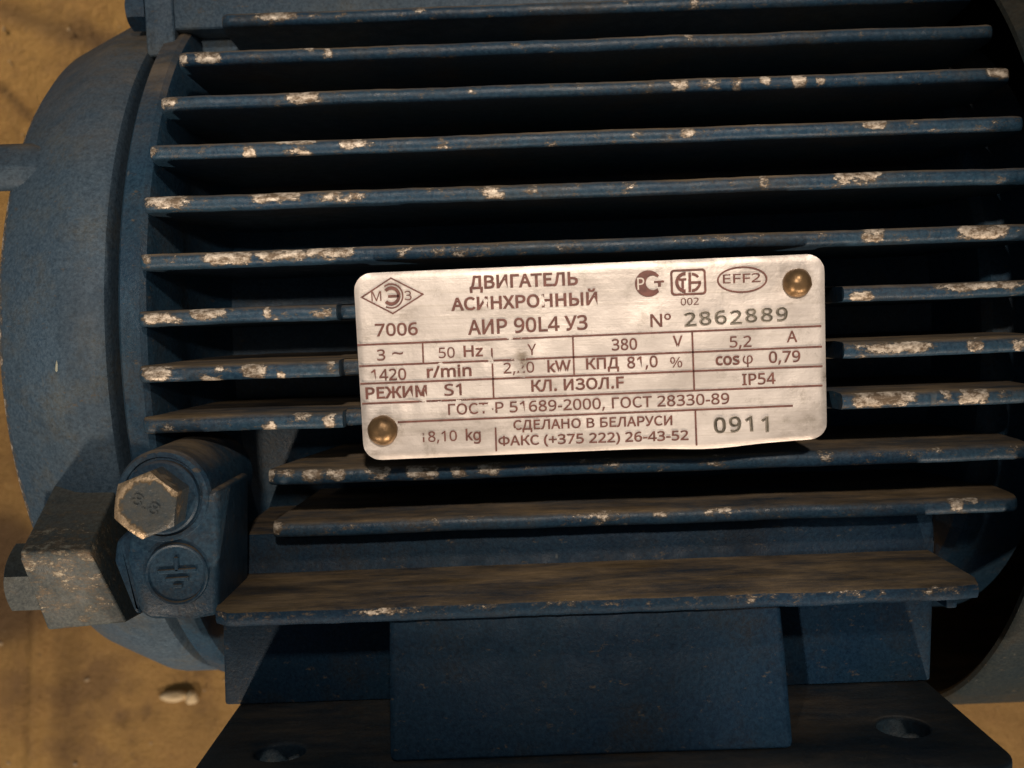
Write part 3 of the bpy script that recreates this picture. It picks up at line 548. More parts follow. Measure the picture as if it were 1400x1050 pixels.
# strength mark raised on the head
GLYPHS = json.loads(r'''{"%":[830,[[195,723,240,717,277,697,307,665,323,633,335,595,342,551,345,501,342,451,336,406,324,368,308,335,279,302,242,282,195,276,151,282,115,302,86,335,70,368,58,406,51,451,49,501,51,551,58,595,69,633,84,665,112,697,149,717],[195,662,172,657,153,644,139,621,130,590,124,550,122,501,124,452,130,411,139,380,153,357,172,343,195,339,219,343,238,357,253,379,263,411,270,451,272,501,270,550,263,590,253,621,238,644,219,657],[652,713,256,0,179,0,575,713],[632,438,676,431,713,412,743,379,760,347,772,309,779,265,781,215,779,165,772,121,761,82,745,49,716,16,678,-3,632,-10,588,-3,552,16,523,49,507,82,495,121,488,165,486,215,488,265,494,309,505,347,521,379,548,412,585,431],[632,375,608,370,590,357,576,335,566,304,561,264,559,215,561,165,566,125,576,93,590,71,608,57,632,53,655,57,675,71,689,93,700,124,706,165,708,215,706,264,700,304,689,335,675,357,655,370]]],"(":[300,[[40,274,41,315,44,355,49,394,55,434,64,472,75,510,89,547,104,583,121,617,141,651,163,683,187,713,270,713,237,665,208,615,184,562,164,507,149,450,138,392,131,334,129,275,130,236,133,198,138,160,145,122,154,84,165,47,177,11,192,-24,208,-59,227,-93,247,-126,269,-158,187,-158,163,-128,141,-96,121,-64,104,-29,89,6,75,42,64,79,55,117,49,156,44,195,41,234]]],")":[300,[[260,274,259,234,256,195,251,156,244,117,236,79,225,42,212,6,196,-29,179,-64,159,-96,137,-128,113,-158,31,-158,53,-126,73,-93,91,-59,108,-24,122,11,135,47,146,84,155,122,162,160,167,198,170,236,171,275,170,314,167,353,162,392,155,431,146,469,135,506,122,543,108,580,91,615,73,649,52,682,30,713,113,713,137,683,159,651,179,617,196,583,212,547,225,510,236,472,244,434,251,394,256,355,259,315]]],"+":[572,[[321,388,520,388,520,317,321,317,321,111,249,111,249,317,50,317,50,388,249,388,249,595,321,595]]],",":[268,[[192,105,185,81,178,56,169,29,159,2,149,-25,138,-52,127,-79,117,-104,106,-129,41,-129,48,-103,54,-76,60,-47,67,-19,72,10,78,38,83,66,87,92,91,116,185,116]]],"-":[322,[[40,229,40,307,282,307,282,229]]],".":[268,[[72,54,74,76,80,93,90,106,103,114,117,119,133,121,149,119,164,114,177,106,188,93,194,76,196,54,194,32,188,15,177,2,164,-7,149,-12,133,-14,117,-12,103,-7,90,2,80,15,74,32]]],"/":[372,[[362,713,96,0,10,0,276,713]]],"0":[572,[[523,358,522,315,519,276,515,238,510,203,499,160,485,121,468,87,447,58,423,34,394,15,362,1,325,-7,285,-10,235,-5,190,10,152,34,120,68,94,110,74,160,63,204,55,251,51,302,49,358,50,414,55,465,62,512,72,556,91,606,116,648,148,681,186,705,232,720,285,724,335,720,379,705,418,681,450,648,476,606,497,556,508,512,516,465,521,414],[137,358,138,311,141,268,145,229,151,195,163,155,179,123,198,97,222,79,251,69,285,65,318,69,347,79,371,97,391,122,407,154,419,194,425,229,430,268,433,311,434,358,433,405,430,447,425,486,419,520,407,560,391,592,371,617,347,635,318,646,285,650,251,646,222,635,198,617,179,592,163,560,151,520,145,486,141,447,138,405]]],"1":[572,[[355,0,269,0,269,499,269,548,271,585,273,622,262,611,253,602,244,595,211,567,135,505,89,564,282,713,355,713]]],"2":[572,[[520,0,48,0,48,73,235,262,269,296,299,328,326,358,348,386,367,413,382,440,392,468,399,497,401,529,397,565,385,595,366,618,340,635,310,645,275,649,242,647,211,641,183,631,157,617,130,600,103,581,56,640,75,655,96,669,117,682,140,694,165,704,190,712,217,719,245,722,275,723,317,721,356,713,390,700,419,683,444,661,464,635,479,605,488,571,491,534,488,497,480,462,468,429,450,396,429,364,404,332,375,300,343,266,308,231,159,84,159,80,520,80]]],"3":[572,[[493,547,491,516,485,488,475,464,461,442,444,423,423,407,400,393,373,383,345,376,345,372,397,361,440,343,473,318,496,285,510,247,515,203,511,163,502,126,486,92,463,63,433,37,396,17,364,5,327,-3,286,-8,241,-10,204,-9,170,-6,137,-1,105,6,75,16,45,29,45,111,76,97,108,86,142,76,176,70,209,65,242,64,300,68,346,81,380,101,404,130,418,164,423,205,420,233,412,257,399,277,381,294,358,307,331,318,299,325,263,329,223,331,154,331,154,406,224,406,261,408,294,413,322,423,346,436,366,451,382,470,394,492,400,515,403,541,399,573,387,599,368,621,342,637,310,646,273,650,248,649,225,646,204,642,184,636,165,629,146,621,129,612,111,601,93,590,49,650,76,669,108,686,143,701,183,714,226,721,272,723,324,720,369,711,407,695,438,673,468,637,487,595]]],"4":[572,[[552,162,448,162,448,0,363,0,363,162,21,162,21,237,357,717,448,717,448,241,552,241],[363,466,363,513,365,554,366,590,368,624,364,624,358,611,351,597,344,583,336,569,328,556,321,546,107,241,363,241]]],"5":[572,[[275,438,321,435,364,427,402,413,435,394,463,370,485,341,502,308,511,270,515,228,511,181,500,138,483,100,458,68,428,40,391,18,349,3,301,-7,248,-10,212,-9,177,-6,144,0,114,8,87,17,63,29,63,112,89,98,118,87,150,77,184,71,217,66,249,65,283,67,313,72,341,81,366,94,386,111,403,132,415,157,422,186,425,219,420,262,406,298,382,326,348,347,302,360,246,364,226,363,205,362,182,359,159,355,140,352,124,349,80,377,107,713,465,713,465,634,182,634,165,427,211,434,231,436,252,437]]],"6":[572,[[55,305,56,346,59,386,63,427,71,466,80,504,93,540,109,574,128,606,151,635,178,661,209,682,244,700,285,713,330,721,382,723,396,723,412,723,428,721,444,720,458,717,470,714,470,640,457,643,444,646,429,649,414,650,399,651,384,652,340,649,302,641,269,629,240,611,216,590,196,566,180,538,167,507,158,474,151,438,146,401,143,363,149,363,160,378,172,392,187,406,203,417,222,427,242,436,265,442,290,445,318,447,357,444,393,435,426,421,455,402,479,377,499,347,513,313,522,274,525,230,522,183,512,140,497,102,475,69,449,41,418,19,382,3,342,-7,298,-10,265,-8,233,-2,203,9,175,24,149,43,125,67,105,95,87,128,73,165,63,207,57,254],[297,64,336,68,370,82,399,104,420,136,433,178,438,230,434,272,422,308,403,338,376,360,342,373,300,378,270,376,242,369,218,358,196,344,178,328,163,309,153,289,146,268,144,247,145,225,148,203,153,182,161,161,170,141,182,123,196,106,212,92,230,80,250,71,273,66]]],"7":[572,[[136,0,429,634,44,634,44,713,523,713,523,646,233,0]]],"8":[572,[[285,723,325,721,362,715,396,704,425,689,451,670,471,647,486,619,496,588,499,553,497,525,490,500,480,478,466,457,450,438,431,421,409,405,387,391,363,378,391,363,418,347,443,330,465,312,484,291,500,269,512,244,519,216,522,185,518,147,509,112,493,81,471,55,444,32,411,14,374,1,333,-7,288,-10,239,-7,196,0,157,13,125,30,98,52,76,78,61,109,52,143,49,182,51,213,58,241,69,267,85,290,103,310,124,329,147,345,171,360,197,373,174,387,153,402,133,418,116,436,101,455,88,477,79,500,74,525,72,554,75,588,84,619,100,646,121,669,146,688,176,703,209,715,246,721],[135,181,139,148,151,119,172,94,201,75,239,64,286,60,331,64,368,75,397,94,419,120,431,149,436,184,434,206,427,227,417,245,403,262,386,278,365,293,342,306,315,319,286,331,270,337,242,324,217,310,196,296,177,280,162,264,150,246,142,226,137,205],[284,653,249,650,219,641,193,626,174,606,162,580,158,550,160,526,166,506,175,488,188,472,204,458,223,445,243,434,265,423,289,412,311,422,332,433,351,445,368,457,383,472,395,488,404,506,410,527,412,550,408,580,396,606,377,626,351,641,320,650]]],"9":[572,[[520,409,519,368,516,328,511,287,504,248,494,210,482,173,466,139,447,107,424,78,397,53,366,31,330,13,289,0,243,-7,192,-10,178,-10,162,-9,145,-7,129,-6,114,-3,102,0,102,75,115,71,129,68,144,65,160,64,175,62,190,62,234,65,272,72,305,85,334,102,358,123,378,147,394,175,407,206,417,239,424,275,428,312,431,350,425,350,414,335,401,321,387,308,370,296,352,286,331,278,308,272,283,268,255,267,216,270,180,278,147,292,119,312,95,336,75,366,61,400,53,439,50,483,53,530,63,573,78,612,100,645,126,672,158,694,194,711,234,720,278,723,311,721,343,715,373,704,401,689,426,669,450,646,470,617,487,585,501,548,511,506,518,460],[278,650,239,645,205,631,176,609,154,576,141,535,137,484,141,441,152,405,170,375,197,353,231,340,274,336,304,338,332,344,357,355,378,369,396,386,411,405,422,425,429,446,431,467,430,488,426,510,421,531,414,552,404,572,393,591,379,607,363,622,345,634,324,642,302,648]]],"A":[638,[[545,0,459,221,176,221,91,0,0,0,279,716,360,716,638,0],[352,517,342,546,328,589,318,624,307,583,296,546,287,517,206,301,432,301]]],"E":[556,[[496,0,97,0,97,713,496,713,496,635,187,635,187,412,478,412,478,334,187,334,187,79,496,79]]],"F":[519,[[187,0,97,0,97,713,496,713,496,635,187,635,187,382,477,382,477,303,187,303]]],"H":[740,[[643,0,553,0,553,333,187,333,187,0,97,0,97,713,187,713,187,412,553,412,553,713,643,713]]],"I":[339,[[298,0,40,0,40,52,124,71,124,642,40,662,40,713,298,713,298,662,214,642,214,71,298,52]]],"L":[524,[[97,0,97,713,187,713,187,80,499,80,499,0]]],"M":[906,[[412,0,177,626,173,626,174,611,175,594,176,575,177,553,178,531,179,507,179,483,180,458,180,433,180,0,97,0,97,713,230,713,450,129,454,129,677,713,809,713,809,0,720,0,720,439,721,462,721,485,721,508,722,531,723,552,724,573,727,625,723,625,486,0]]],"N":[759,[[663,0,558,0,176,593,172,593,173,576,174,558,175,538,178,471,179,447,180,423,180,399,180,0,97,0,97,713,201,713,582,123,586,123,583,171,580,241,579,265,579,289,579,311,579,713,663,713]]],"P":[605,[[286,713,351,710,407,700,453,683,490,659,518,628,538,592,550,551,554,504,552,475,547,447,539,419,527,393,512,369,492,347,467,327,438,310,404,296,364,286,319,280,269,278,187,278,187,0,97,0,97,713],[278,637,187,637,187,355,259,355,302,356,339,361,372,369,399,381,421,396,439,416,451,439,458,467,461,500,456,542,441,576,417,603,382,621,335,633]]],"S":[549,[[502,191,498,150,488,114,471,82,447,55,418,32,382,14,342,1,297,-7,247,-10,221,-10,195,-8,170,-6,147,-3,125,1,104,5,85,11,67,17,51,24,51,110,77,100,107,90,140,81,176,74,213,69,251,68,284,70,314,74,340,82,362,93,380,106,394,122,404,140,410,161,412,183,410,205,405,225,397,242,384,257,367,272,345,286,318,300,284,314,244,330,214,341,188,354,163,366,142,380,123,395,106,411,92,428,80,447,71,468,65,490,61,515,60,542,63,578,73,610,89,639,111,664,138,685,169,701,205,714,245,721,288,723,326,722,362,719,396,712,427,704,457,695,485,683,457,607,431,617,404,626,376,634,347,640,317,643,286,645,257,643,232,639,211,632,193,622,178,610,166,595,158,579,153,560,151,541,153,518,158,498,166,481,178,465,194,451,215,438,240,425,271,411,307,397,347,381,382,365,413,347,440,328,462,307,479,284,492,257,499,226]]],"V":[600,[[600,713,345,0,255,0,0,713,94,713,255,256,262,237,268,218,274,200,288,148,292,132,296,116,300,100,303,116,307,132,311,149,316,166,321,183,326,201,345,258,505,713]]],"W":[929,[[916,713,726,0,636,0,497,468,485,511,474,553,465,587,461,609,457,587,450,553,439,510,435,495,431,480,427,465,292,0,201,0,12,713,106,713,217,278,228,232,237,188,240,174,243,160,245,147,251,108,257,149,260,163,263,178,266,192,277,238,289,283,415,713,508,713,639,280,643,264,647,249,652,233,663,188,666,173,669,159,671,145,677,108,680,125,682,142,685,160,689,179,693,198,697,218,712,279,822,713]]],"Y":[566,[[283,363,469,713,566,713,328,277,328,0,238,0,238,273,0,713,98,713]]],"c":[480,[[300,-10,254,-7,212,3,173,19,139,42,110,72,86,109,73,142,63,178,57,219,55,265,57,312,63,354,74,392,88,426,113,463,142,494,177,517,217,533,260,542,306,546,333,545,359,542,385,537,408,531,429,524,447,517,420,444,403,450,384,455,364,461,343,465,323,468,304,469,270,466,240,458,215,446,194,428,176,405,163,378,153,345,148,308,146,266,148,225,153,189,163,157,176,129,193,107,214,89,238,76,267,69,299,66,327,67,353,70,376,75,398,81,418,89,438,97,438,19,419,10,399,3,378,-2,355,-7,329,-9]]],"g":[615,[[275,546,309,543,341,537,370,526,397,510,421,490,443,465,448,465,460,536,530,536,530,-9,527,-57,518,-99,504,-136,483,-168,457,-194,425,-214,386,-228,341,-237,290,-240,252,-239,217,-236,183,-231,152,-225,123,-216,97,-206,97,-125,124,-137,153,-148,186,-156,221,-162,257,-166,295,-167,337,-162,374,-149,403,-126,425,-96,438,-59,443,-16,443,5,444,39,446,71,442,71,422,46,398,26,372,10,343,-1,311,-8,276,-10,227,-5,183,8,145,31,113,63,88,103,70,150,59,205,55,267,59,327,70,382,88,429,113,470,145,503,183,527,226,541],[287,472,258,469,233,461,210,448,191,429,175,406,162,378,153,345,148,308,146,266,148,219,155,178,166,144,182,114,210,85,246,68,289,62,315,63,338,67,359,72,377,81,393,92,407,105,418,122,428,141,435,163,440,188,443,215,444,246,444,267,442,312,436,352,427,385,414,412,397,434,376,451,350,462,321,469]]],"i":[258,[[173,536,173,0,85,0,85,536],[130,736,143,735,155,730,165,723,174,712,179,698,181,680,179,663,174,649,165,639,155,631,143,626,130,625,116,626,104,631,93,639,85,649,80,663,78,680,80,698,85,712,93,723,104,730,116,735]]],"k":[534,[[172,363,172,351,171,337,170,321,168,276,172,276,190,299,214,329,236,355,407,536,510,536,293,307,525,0,419,0,233,250,172,197,172,0,85,0,85,759,172,759]]],"m":[934,[[672,546,728,540,773,525,808,499,828,472,842,438,851,397,853,349,853,0,766,0,766,345,763,383,755,415,740,440,719,457,692,468,658,472,610,467,573,452,546,427,527,392,516,349,513,296,513,0,426,0,426,345,424,371,420,395,414,415,404,433,392,447,378,458,360,465,340,470,316,472,282,469,254,462,231,449,212,432,197,410,186,384,179,353,174,318,173,278,173,0,85,0,85,536,156,536,169,463,174,463,186,480,200,496,215,509,232,520,250,530,270,537,290,542,311,545,332,546,371,543,405,536,435,524,460,506,480,484,496,456,501,456,521,484,545,506,574,524,606,536,638,543]]],"n":[618,[[343,546,388,543,427,534,460,519,488,499,509,472,524,438,534,397,537,349,537,0,450,0,450,343,446,382,437,415,421,440,398,457,367,468,330,472,277,466,236,449,207,422,188,383,177,336,173,278,173,0,85,0,85,536,156,536,169,463,174,463,187,480,202,496,218,509,237,520,256,530,277,537,298,542,320,545]]],"o":[605,[[551,269,549,226,543,186,533,150,520,118,503,89,483,63,460,41,434,23,404,8,372,-2,338,-8,301,-10,266,-8,234,-2,203,8,174,23,148,41,125,63,105,89,87,118,73,150,63,186,57,226,55,269,57,312,62,351,72,387,85,419,108,457,136,488,171,513,211,531,255,542,304,546,350,542,393,531,432,513,466,488,495,457,519,419,533,387,543,351,549,312],[146,269,148,229,153,192,162,159,175,131,193,107,214,88,239,74,269,66,303,63,337,66,366,74,392,88,413,107,430,131,443,159,452,192,458,229,460,269,458,309,452,346,443,378,429,405,412,429,391,447,366,461,336,469,302,472,252,466,213,448,183,418,167,388,155,353,148,314]]],"r":[413,[[335,546,367,544,378,543,389,541,398,540,387,459,358,464,348,465,338,465,329,466,308,464,289,460,270,453,252,443,235,431,220,416,206,399,195,381,185,360,178,337,174,312,173,286,173,0,85,0,85,536,157,536,167,438,171,438,183,457,197,475,212,492,229,507,247,520,267,531,288,539,311,544]]],"s":[479,[[434,148,431,115,422,86,408,61,388,40,363,22,334,8,300,-2,262,-8,220,-10,184,-9,152,-6,123,-1,97,6,74,14,52,24,52,104,75,94,101,84,129,74,160,67,191,62,222,61,262,63,295,71,319,82,335,98,345,118,349,140,348,153,344,165,338,176,328,187,315,197,298,208,277,219,249,231,217,244,184,257,154,270,128,284,105,298,86,314,71,332,60,352,53,376,51,404,57,446,76,481,106,509,136,525,170,536,209,543,252,546,284,545,314,541,343,536,371,529,397,520,423,510,393,440,370,449,346,457,322,464,297,469,272,473,246,474,213,472,185,466,163,456,148,443,138,427,135,409,136,395,141,382,148,371,158,361,173,351,191,341,214,331,241,319,273,307,305,294,334,281,360,268,382,254,400,237,415,219,425,199,432,175]]],"z":[470,[[431,0,39,0,39,58,327,468,56,468,56,536,424,536,424,470,140,68,431,68]]],"~":[572,[[269,319,246,328,226,335,209,340,194,343,179,345,164,346,145,344,125,338,105,329,85,317,67,303,50,287,50,365,67,381,85,394,104,404,125,412,147,416,170,418,189,417,208,415,227,412,248,406,273,398,302,386,324,376,344,369,361,364,377,361,391,359,406,359,425,361,445,366,466,376,486,388,504,402,521,418,521,341,504,325,486,311,467,301,446,293,424,288,401,287,382,288,363,290,343,293,322,299,297,307]]],"º":[376,[[345,553,340,503,326,461,302,427,270,402,232,388,187,383,145,388,108,402,76,426,52,460,37,502,32,553,37,603,51,645,74,678,105,702,144,717,189,721,219,719,246,713,271,702,292,687,311,668,325,645,336,618,343,587],[95,553,97,517,105,488,117,465,135,449,158,439,188,436,218,439,241,449,259,465,271,488,278,517,281,553,278,589,271,618,259,640,241,656,218,665,188,669,158,665,135,656,117,640,105,618,97,589]]],"φ":[724,[[314,-240,314,-9,266,-4,222,7,181,24,145,47,114,76,89,113,70,157,59,210,55,271,58,323,68,373,84,419,105,463,129,503,157,540,225,494,202,460,182,426,165,391,153,354,145,313,143,268,145,222,153,184,166,151,184,125,205,104,229,88,256,76,284,68,314,63,314,361,318,416,333,462,356,498,388,525,426,540,472,545,511,542,546,531,577,512,605,487,627,456,645,419,659,377,667,331,669,281,665,220,653,167,632,121,604,83,571,52,533,27,491,9,446,-3,400,-9,400,-240],[400,63,432,68,463,78,492,92,517,111,539,135,556,163,570,197,578,236,580,280,577,337,567,385,550,423,528,451,502,467,473,473,454,470,437,462,422,449,409,428,402,399,400,362]]],"А":[592,[[4,0,94,0,163,218,424,218,492,0,588,0,345,713,245,713],[186,289,221,399,245,479,269,558,292,640,296,640,319,559,343,479,368,399,402,289]]],"Б":[631,[[98,0,329,0,435,13,515,53,567,120,585,216,551,331,460,394,325,413,188,413,188,637,538,637,538,713,98,713],[188,72,188,343,311,343,414,330,476,288,497,213,477,133,416,87,314,72]]],"В":[639,[[98,0,325,0,434,13,520,52,576,117,595,209,577,293,526,350,450,379,450,384,507,418,542,472,554,539,523,640,437,696,309,713,98,713],[188,411,188,642,298,642,391,631,447,594,466,527,449,465,393,425,294,411],[188,72,188,340,312,340,418,327,484,285,507,212,484,133,417,87,312,72]]],"Г":[542,[[98,0,188,0,188,637,509,637,509,713,98,713]]],"Д":[693,[[117,0,577,0,577,-204,655,-204,665,22,665,77,586,77,586,713,226,713,209,609,194,519,179,430,161,333,125,185,92,106,61,77,28,77,28,22,38,-204,117,-204],[162,77,192,132,219,212,242,318,261,428,277,527,295,637,495,637,495,77]]],"Е":[573,[[98,0,519,0,519,77,188,77,188,337,458,337,458,413,188,413,188,637,509,637,509,713,98,713]]],"Ж":[874,[[7,0,106,0,291,339,394,339,394,0,480,0,480,339,584,339,768,0,867,0,649,378,727,550,759,609,789,634,819,640,844,635,860,720,848,723,835,725,821,726,762,715,710,676,661,593,578,412,480,412,480,713,394,713,394,412,297,412,214,593,165,676,113,715,54,726,39,725,26,723,15,720,29,635,54,640,85,634,115,609,149,550,226,378]]],"З":[603,[[302,-13,402,2,484,43,538,111,558,202,539,288,489,347,415,378,415,383,473,419,509,474,521,544,493,642,414,704,295,726,211,715,137,685,78,640,125,581,174,616,230,639,293,647,365,634,415,596,434,533,416,466,357,425,255,411,196,411,196,340,277,340,382,326,448,282,471,207,447,130,387,83,302,66,226,75,160,102,96,153,47,90,122,32,206,-2]]],"И":[713,[[98,0,193,0,456,452,534,597,538,597,533,524,528,450,526,375,526,0,616,0,616,713,520,713,257,262,180,117,176,117,181,190,185,267,187,342,187,713,98,713]]],"Й":[713,[[98,0,193,0,456,452,534,597,538,597,533,524,528,450,526,375,526,0,616,0,616,713,520,713,257,262,180,117,176,117,181,190,185,267,187,342,187,713,98,713],[361,770,456,791,507,844,525,913,447,913,438,867,410,833,361,820,312,833,284,867,274,913,196,913,215,844,266,791]]],"К":[631,[[98,0,188,0,188,339,310,339,530,0,627,0,381,379,477,550,513,608,541,634,570,640,595,637,611,720,599,723,585,725,571,726,515,716,466,677,411,593,311,412,188,412,188,713,98,713]]],"Л":[685,[[61,-13,134,8,188,89,232,255,250,350,267,445,284,540,302,637,497,637,497,0,588,0,588,713,231,713,211,598,191,486,170,375,149,265,116,140,84,85,50,73,39,74,29,76,18,80,0,-3,20,-9,40,-12]]],"М":[790,[[98,0,179,0,179,395,177,463,173,537,167,605,171,605,229,443,364,72,424,72,558,443,616,605,620,605,614,537,610,463,608,395,608,0,692,0,692,713,584,713,447,332,431,283,415,233,398,183,394,183,377,233,360,283,342,332,206,713,98,713]]],"Н":[708,[[98,0,188,0,188,337,520,337,520,0,611,0,611,713,520,713,520,414,188,414,188,713,98,713]]],"О":[722,[[361,-13,484,13,580,87,643,204,665,359,643,513,580,628,484,701,361,726,238,701,142,628,79,513,56,359,79,204,142,87,238,13],[361,66,274,87,207,146,164,238,149,359,164,479,207,570,274,627,361,647,448,627,515,570,558,479,573,359,558,238,515,146,448,87]]],"П":[702,[[98,0,188,0,188,637,514,637,514,0,603,0,603,713,98,713]]],"Р":[616,[[98,0,188,0,188,284,305,284,413,297,496,337,549,406,568,504,549,602,495,667,411,702,302,713,98,713],[188,357,188,640,290,640,395,628,458,585,479,504,459,420,397,372,294,357]]],"С":[621,[[367,-13,452,-1,524,34,586,89,536,147,488,103,434,76,371,66,279,87,209,145,164,237,149,359,165,479,211,570,282,627,374,647,430,638,478,615,519,580,568,638,518,681,453,713,373,726,247,700,147,627,80,511,56,356,80,201,145,85,243,12]]],"Т":[583,[[246,0,337,0,337,637,553,637,553,713,30,713,30,637,246,637]]],"У":[560,[[148,-13,225,5,282,53,323,129,558,713,466,713,342,395,293,255,289,255,234,395,100,713,6,713,248,167,233,128,211,96,181,77,141,71,123,72,108,75,96,79,77,-2,97,-8,120,-11]]],"Ф":[796,[[358,-13,438,-13,438,89,567,111,664,164,724,247,745,359,724,471,664,553,567,604,438,625,438,726,358,726,358,625,228,604,132,553,71,471,51,359,71,247,132,164,228,111,358,89],[358,160,238,186,163,254,137,359,163,464,238,530,358,555],[438,555,558,530,632,464,658,359,632,254,558,186,438,160]]],"Х":[558,[[17,0,112,0,214,193,233,229,252,267,271,308,275,308,337,193,443,0,542,0,333,364,527,713,433,713,338,531,321,498,305,465,287,426,283,426,262,465,244,498,227,531,129,713,30,713,225,369]]],"Ы":[867,[[98,0,301,0,409,13,491,53,544,121,562,219,529,335,437,401,299,421,188,421,188,713,98,713],[188,73,188,347,286,347,390,334,453,291,474,217,452,135,390,88,289,73],[680,0,769,0,769,713,680,713]]],"Ь":[631,[[98,0,321,0,429,13,511,53,563,121,582,219,548,335,457,401,319,421,188,421,188,713,98,713],[188,73,188,347,306,347,410,334,473,291,494,217,473,135,411,88,308,73]]]}''')   # letter outlines, 1/1000 em: [advance, [x, y, x, y ...] per contour]
def text_bm(body, bold=0.0, extrude=.03, bevel=0.0, wide=0.0, fill=True, jit=0):
    rj = random.Random(5)
    c = bpy.data.curves.new('t', 'CURVE'); c.dimensions = '2D' ; c.fill_mode = 'BOTH' if fill else 'NONE'
    c.offset = bold*.55; c.extrude = extrude if fill else 0; c.bevel_depth = bevel; c.bevel_resolution = 1
    x = 0
    for ch in body:
        if ch == ' ': x += 262 + wide; continue
        adv, gl = GLYPHS[ch]; jy = rj.uniform(-1, 1)*jit*26; ja = rj.uniform(-1, 1)*jit*.055
        for g in gl:
            sp_ = c.splines.new('POLY'); n = len(g)//2; sp_.points.add(n-1); sp_.use_cyclic_u = True
            for i in range(n): sp_.points[i].co = ((x+g[2*i]-ja*g[2*i+1])*.01, (g[2*i+1]+jy+ja*g[2*i])*.01, 0, 1)
        x += adv + wide
    o = bpy.data.objects.new('t', c); COL.objects.link(o); bpy.context.view_layer.update()
    me = bpy.data.meshes.new_from_object(o.evaluated_get(bpy.context.evaluated_depsgraph_get()))
    bpy.data.objects.remove(o); bpy.data.curves.remove(c)
    b = bmesh.new(); b.from_mesh(me); bpy.data.meshes.remove(me)
    return b
_cap = {}
def capheight():
    if 'H' not in _cap:
        b = text_bm('H', 0, 0); _cap['H'] = max(v.co.y for v in b.verts); b.free()
    return _cap['H']
def put_text(body, p0, p1, cap_px, y, mat, parent, name='lettering', bold=.0, extrude=.03, bevel=0.0, wide=0.0, fill=True):
    """text whose ink spans the photograph's points p0..p1 (baseline), lying on plane y"""
    b = text_bm(body, bold, extrude, bevel, wide, fill, 1 if wide else 0)
    A = at_y(*p0, y); B = at_y(*p1, y); ex = (B-A); wlen = ex.length; ex.normalize()
    ez = Vector((-ex.z, 0, ex.x)); 
    x0 = min(v.co.x for v in b.verts); x1 = max(v.co.x for v in b.verts)
    s = wlen/(x1-x0); sy = cap_px/(F_PX/(y+DIST))/capheight()
    for v in b.verts:
        c = v.co.copy(); v.co = A + ex*((c.x-x0)*s) + ez*(c.y*sy) + Vector((0, -c.z, 0))
    return finish(name, b, mat, parent, 35)
hy = -114.80
b = text_bm('8.8', .1, .14, .06)
w = max(v.co.x for v in b.verts); hgt = capheight()
for v in b.verts:
    c = v.co.copy(); x = (c.x/w-.5)*5.4; z = (c.y/hgt-.5)*2.1; a = -.55
    v.co = Vector((bx - .2 + x*math.cos(a)-z*math.sin(a), hy+.05 - c.z, bz + .1 + x*math.sin(a)+z*math.cos(a)))
finish('strength_mark', b, BOLTM, hb, 40)
# earth mark: sunk disc with raised symbol
ec = at_y(242, 785, LY)
em = bpy.data.objects.new('x', None); bpy.data.objects.remove(em)
bm = bmesh.new()
lathe(bm, (ec.x, LY, ec.z), (0, -1, 0), [(-.2, 6.2), (.45, 6.0), (.6, 5.75), (.45, 5.4), (.10, 5.2), (.08, 0)], 56)
disc = finish('earth_mark_disc', bm, BLUE, lug)
bm = bmesh.new()
def bar(x0, z0, x1, z1, w, y=LY-.55):
    d = Vector((x1-x0, 0, z1-z0)); d.normalize(); n = Vector((-d.z, 0, d.x))*w/2
    a = Vector((ec.x+x0, y, ec.z+z0)); c = Vector((ec.x+x1, y, ec.z+z1))
    prism(bm, [a-n, c-n, c+n, a+n], (0, .6, 0), .15, 1)
bar(-3.6, .6, 3.8, .8, .8); bar(-2.2, -.9, 2.3, -.8, .75); bar(-.8, -2.2, 1.0, -2.15, .75); bar(.1, .6, .1, 3.4, .8)
finish('earth_symbol', bm, BLUE, lug)
# thin web between lug and end shield
bm = bmesh.new()
wp = [at_y(192, 843, -105), at_y(183, 838, -105), at_y(155, 768, -105), at_y(158, 740, -105), at_y(186, 715, -105), at_y(200, 760, -105)]
prism(bm, wp, (0, 22, 0), 1.0, 3)
finish('lug_web', bm, BLUE, lug)

# end shield
bm = bmesh.new()
prof = [(-81.6, 60), (-81.6, 90.2), (-82.3, 91.6), (-83.5, 92.2), (-90, 92.2), (-92, 91.9), (-99, 88.8), (-106, 85.6), (-108.2, 83.4), (-109.2, 80.5), (-109.8, 70), (-110, 40), (-118, 34), (-122, 30), (-122, 0.01)]
rings = revolve(bm, prof, n=192)
shield = finish('end_shield', bm, CASTBLUE, motor, 34)
# small beige chips along the shield's left rim are carried by a chip layer
me = shield.data; at = me.attributes.new('chip', 'FLOAT', 'POINT')
vals = []
for v in me.vertices:
    x, y, z = v.co/MM; c = 0
    if -109.6 < x < -107 and y < -50: c = .72 + .5*noise.noise(Vector((0, z*.18, 4)))
    if -106 < x < -90 and y < -70: 
        c = .0
    vals.append(c)
at.data.foreach_set('value', vals)
CHIPM = simple('bare_scratch', (.46, .46, .36), .5, .2, (.25, .27, .22), 500)
for (px, py, rx, rz) in ((24, 504, .5, .7), (46, 505, .9, 1.5), (78, 500, .35, 1.2)):
    # paint splash dots on the shield
    r = ray(px, py); A_ = r[1]**2+r[2]**2; best = None
    for k in range(400):
        t = 150 + k*.25; P = Vector((r[0]*t, -DIST + r[1]*t, r[2]*t))
        R_ = math.hypot(P.y, P.z+5)
        pr = 92.2 if P.x > -92 else lin(92.0, 84.6, (-92-P.x)/13)
        if R_ < pr: best = P; break
    if best:
        b = bmesh.new(); bmesh.ops.create_icosphere(b, subdivisions=3, radius=1)
        for v in b.verts:
            f = 1 + .4*noise.noise(v.co*2 + Vector((px, py, 0)))
            v.co = best + Vector((v.co.x*rx*f + .25*v.co.z, v.co.y*.16, v.co.z*rz*f))
        finish('paint_drip', b, CHIPM, shield, 80)
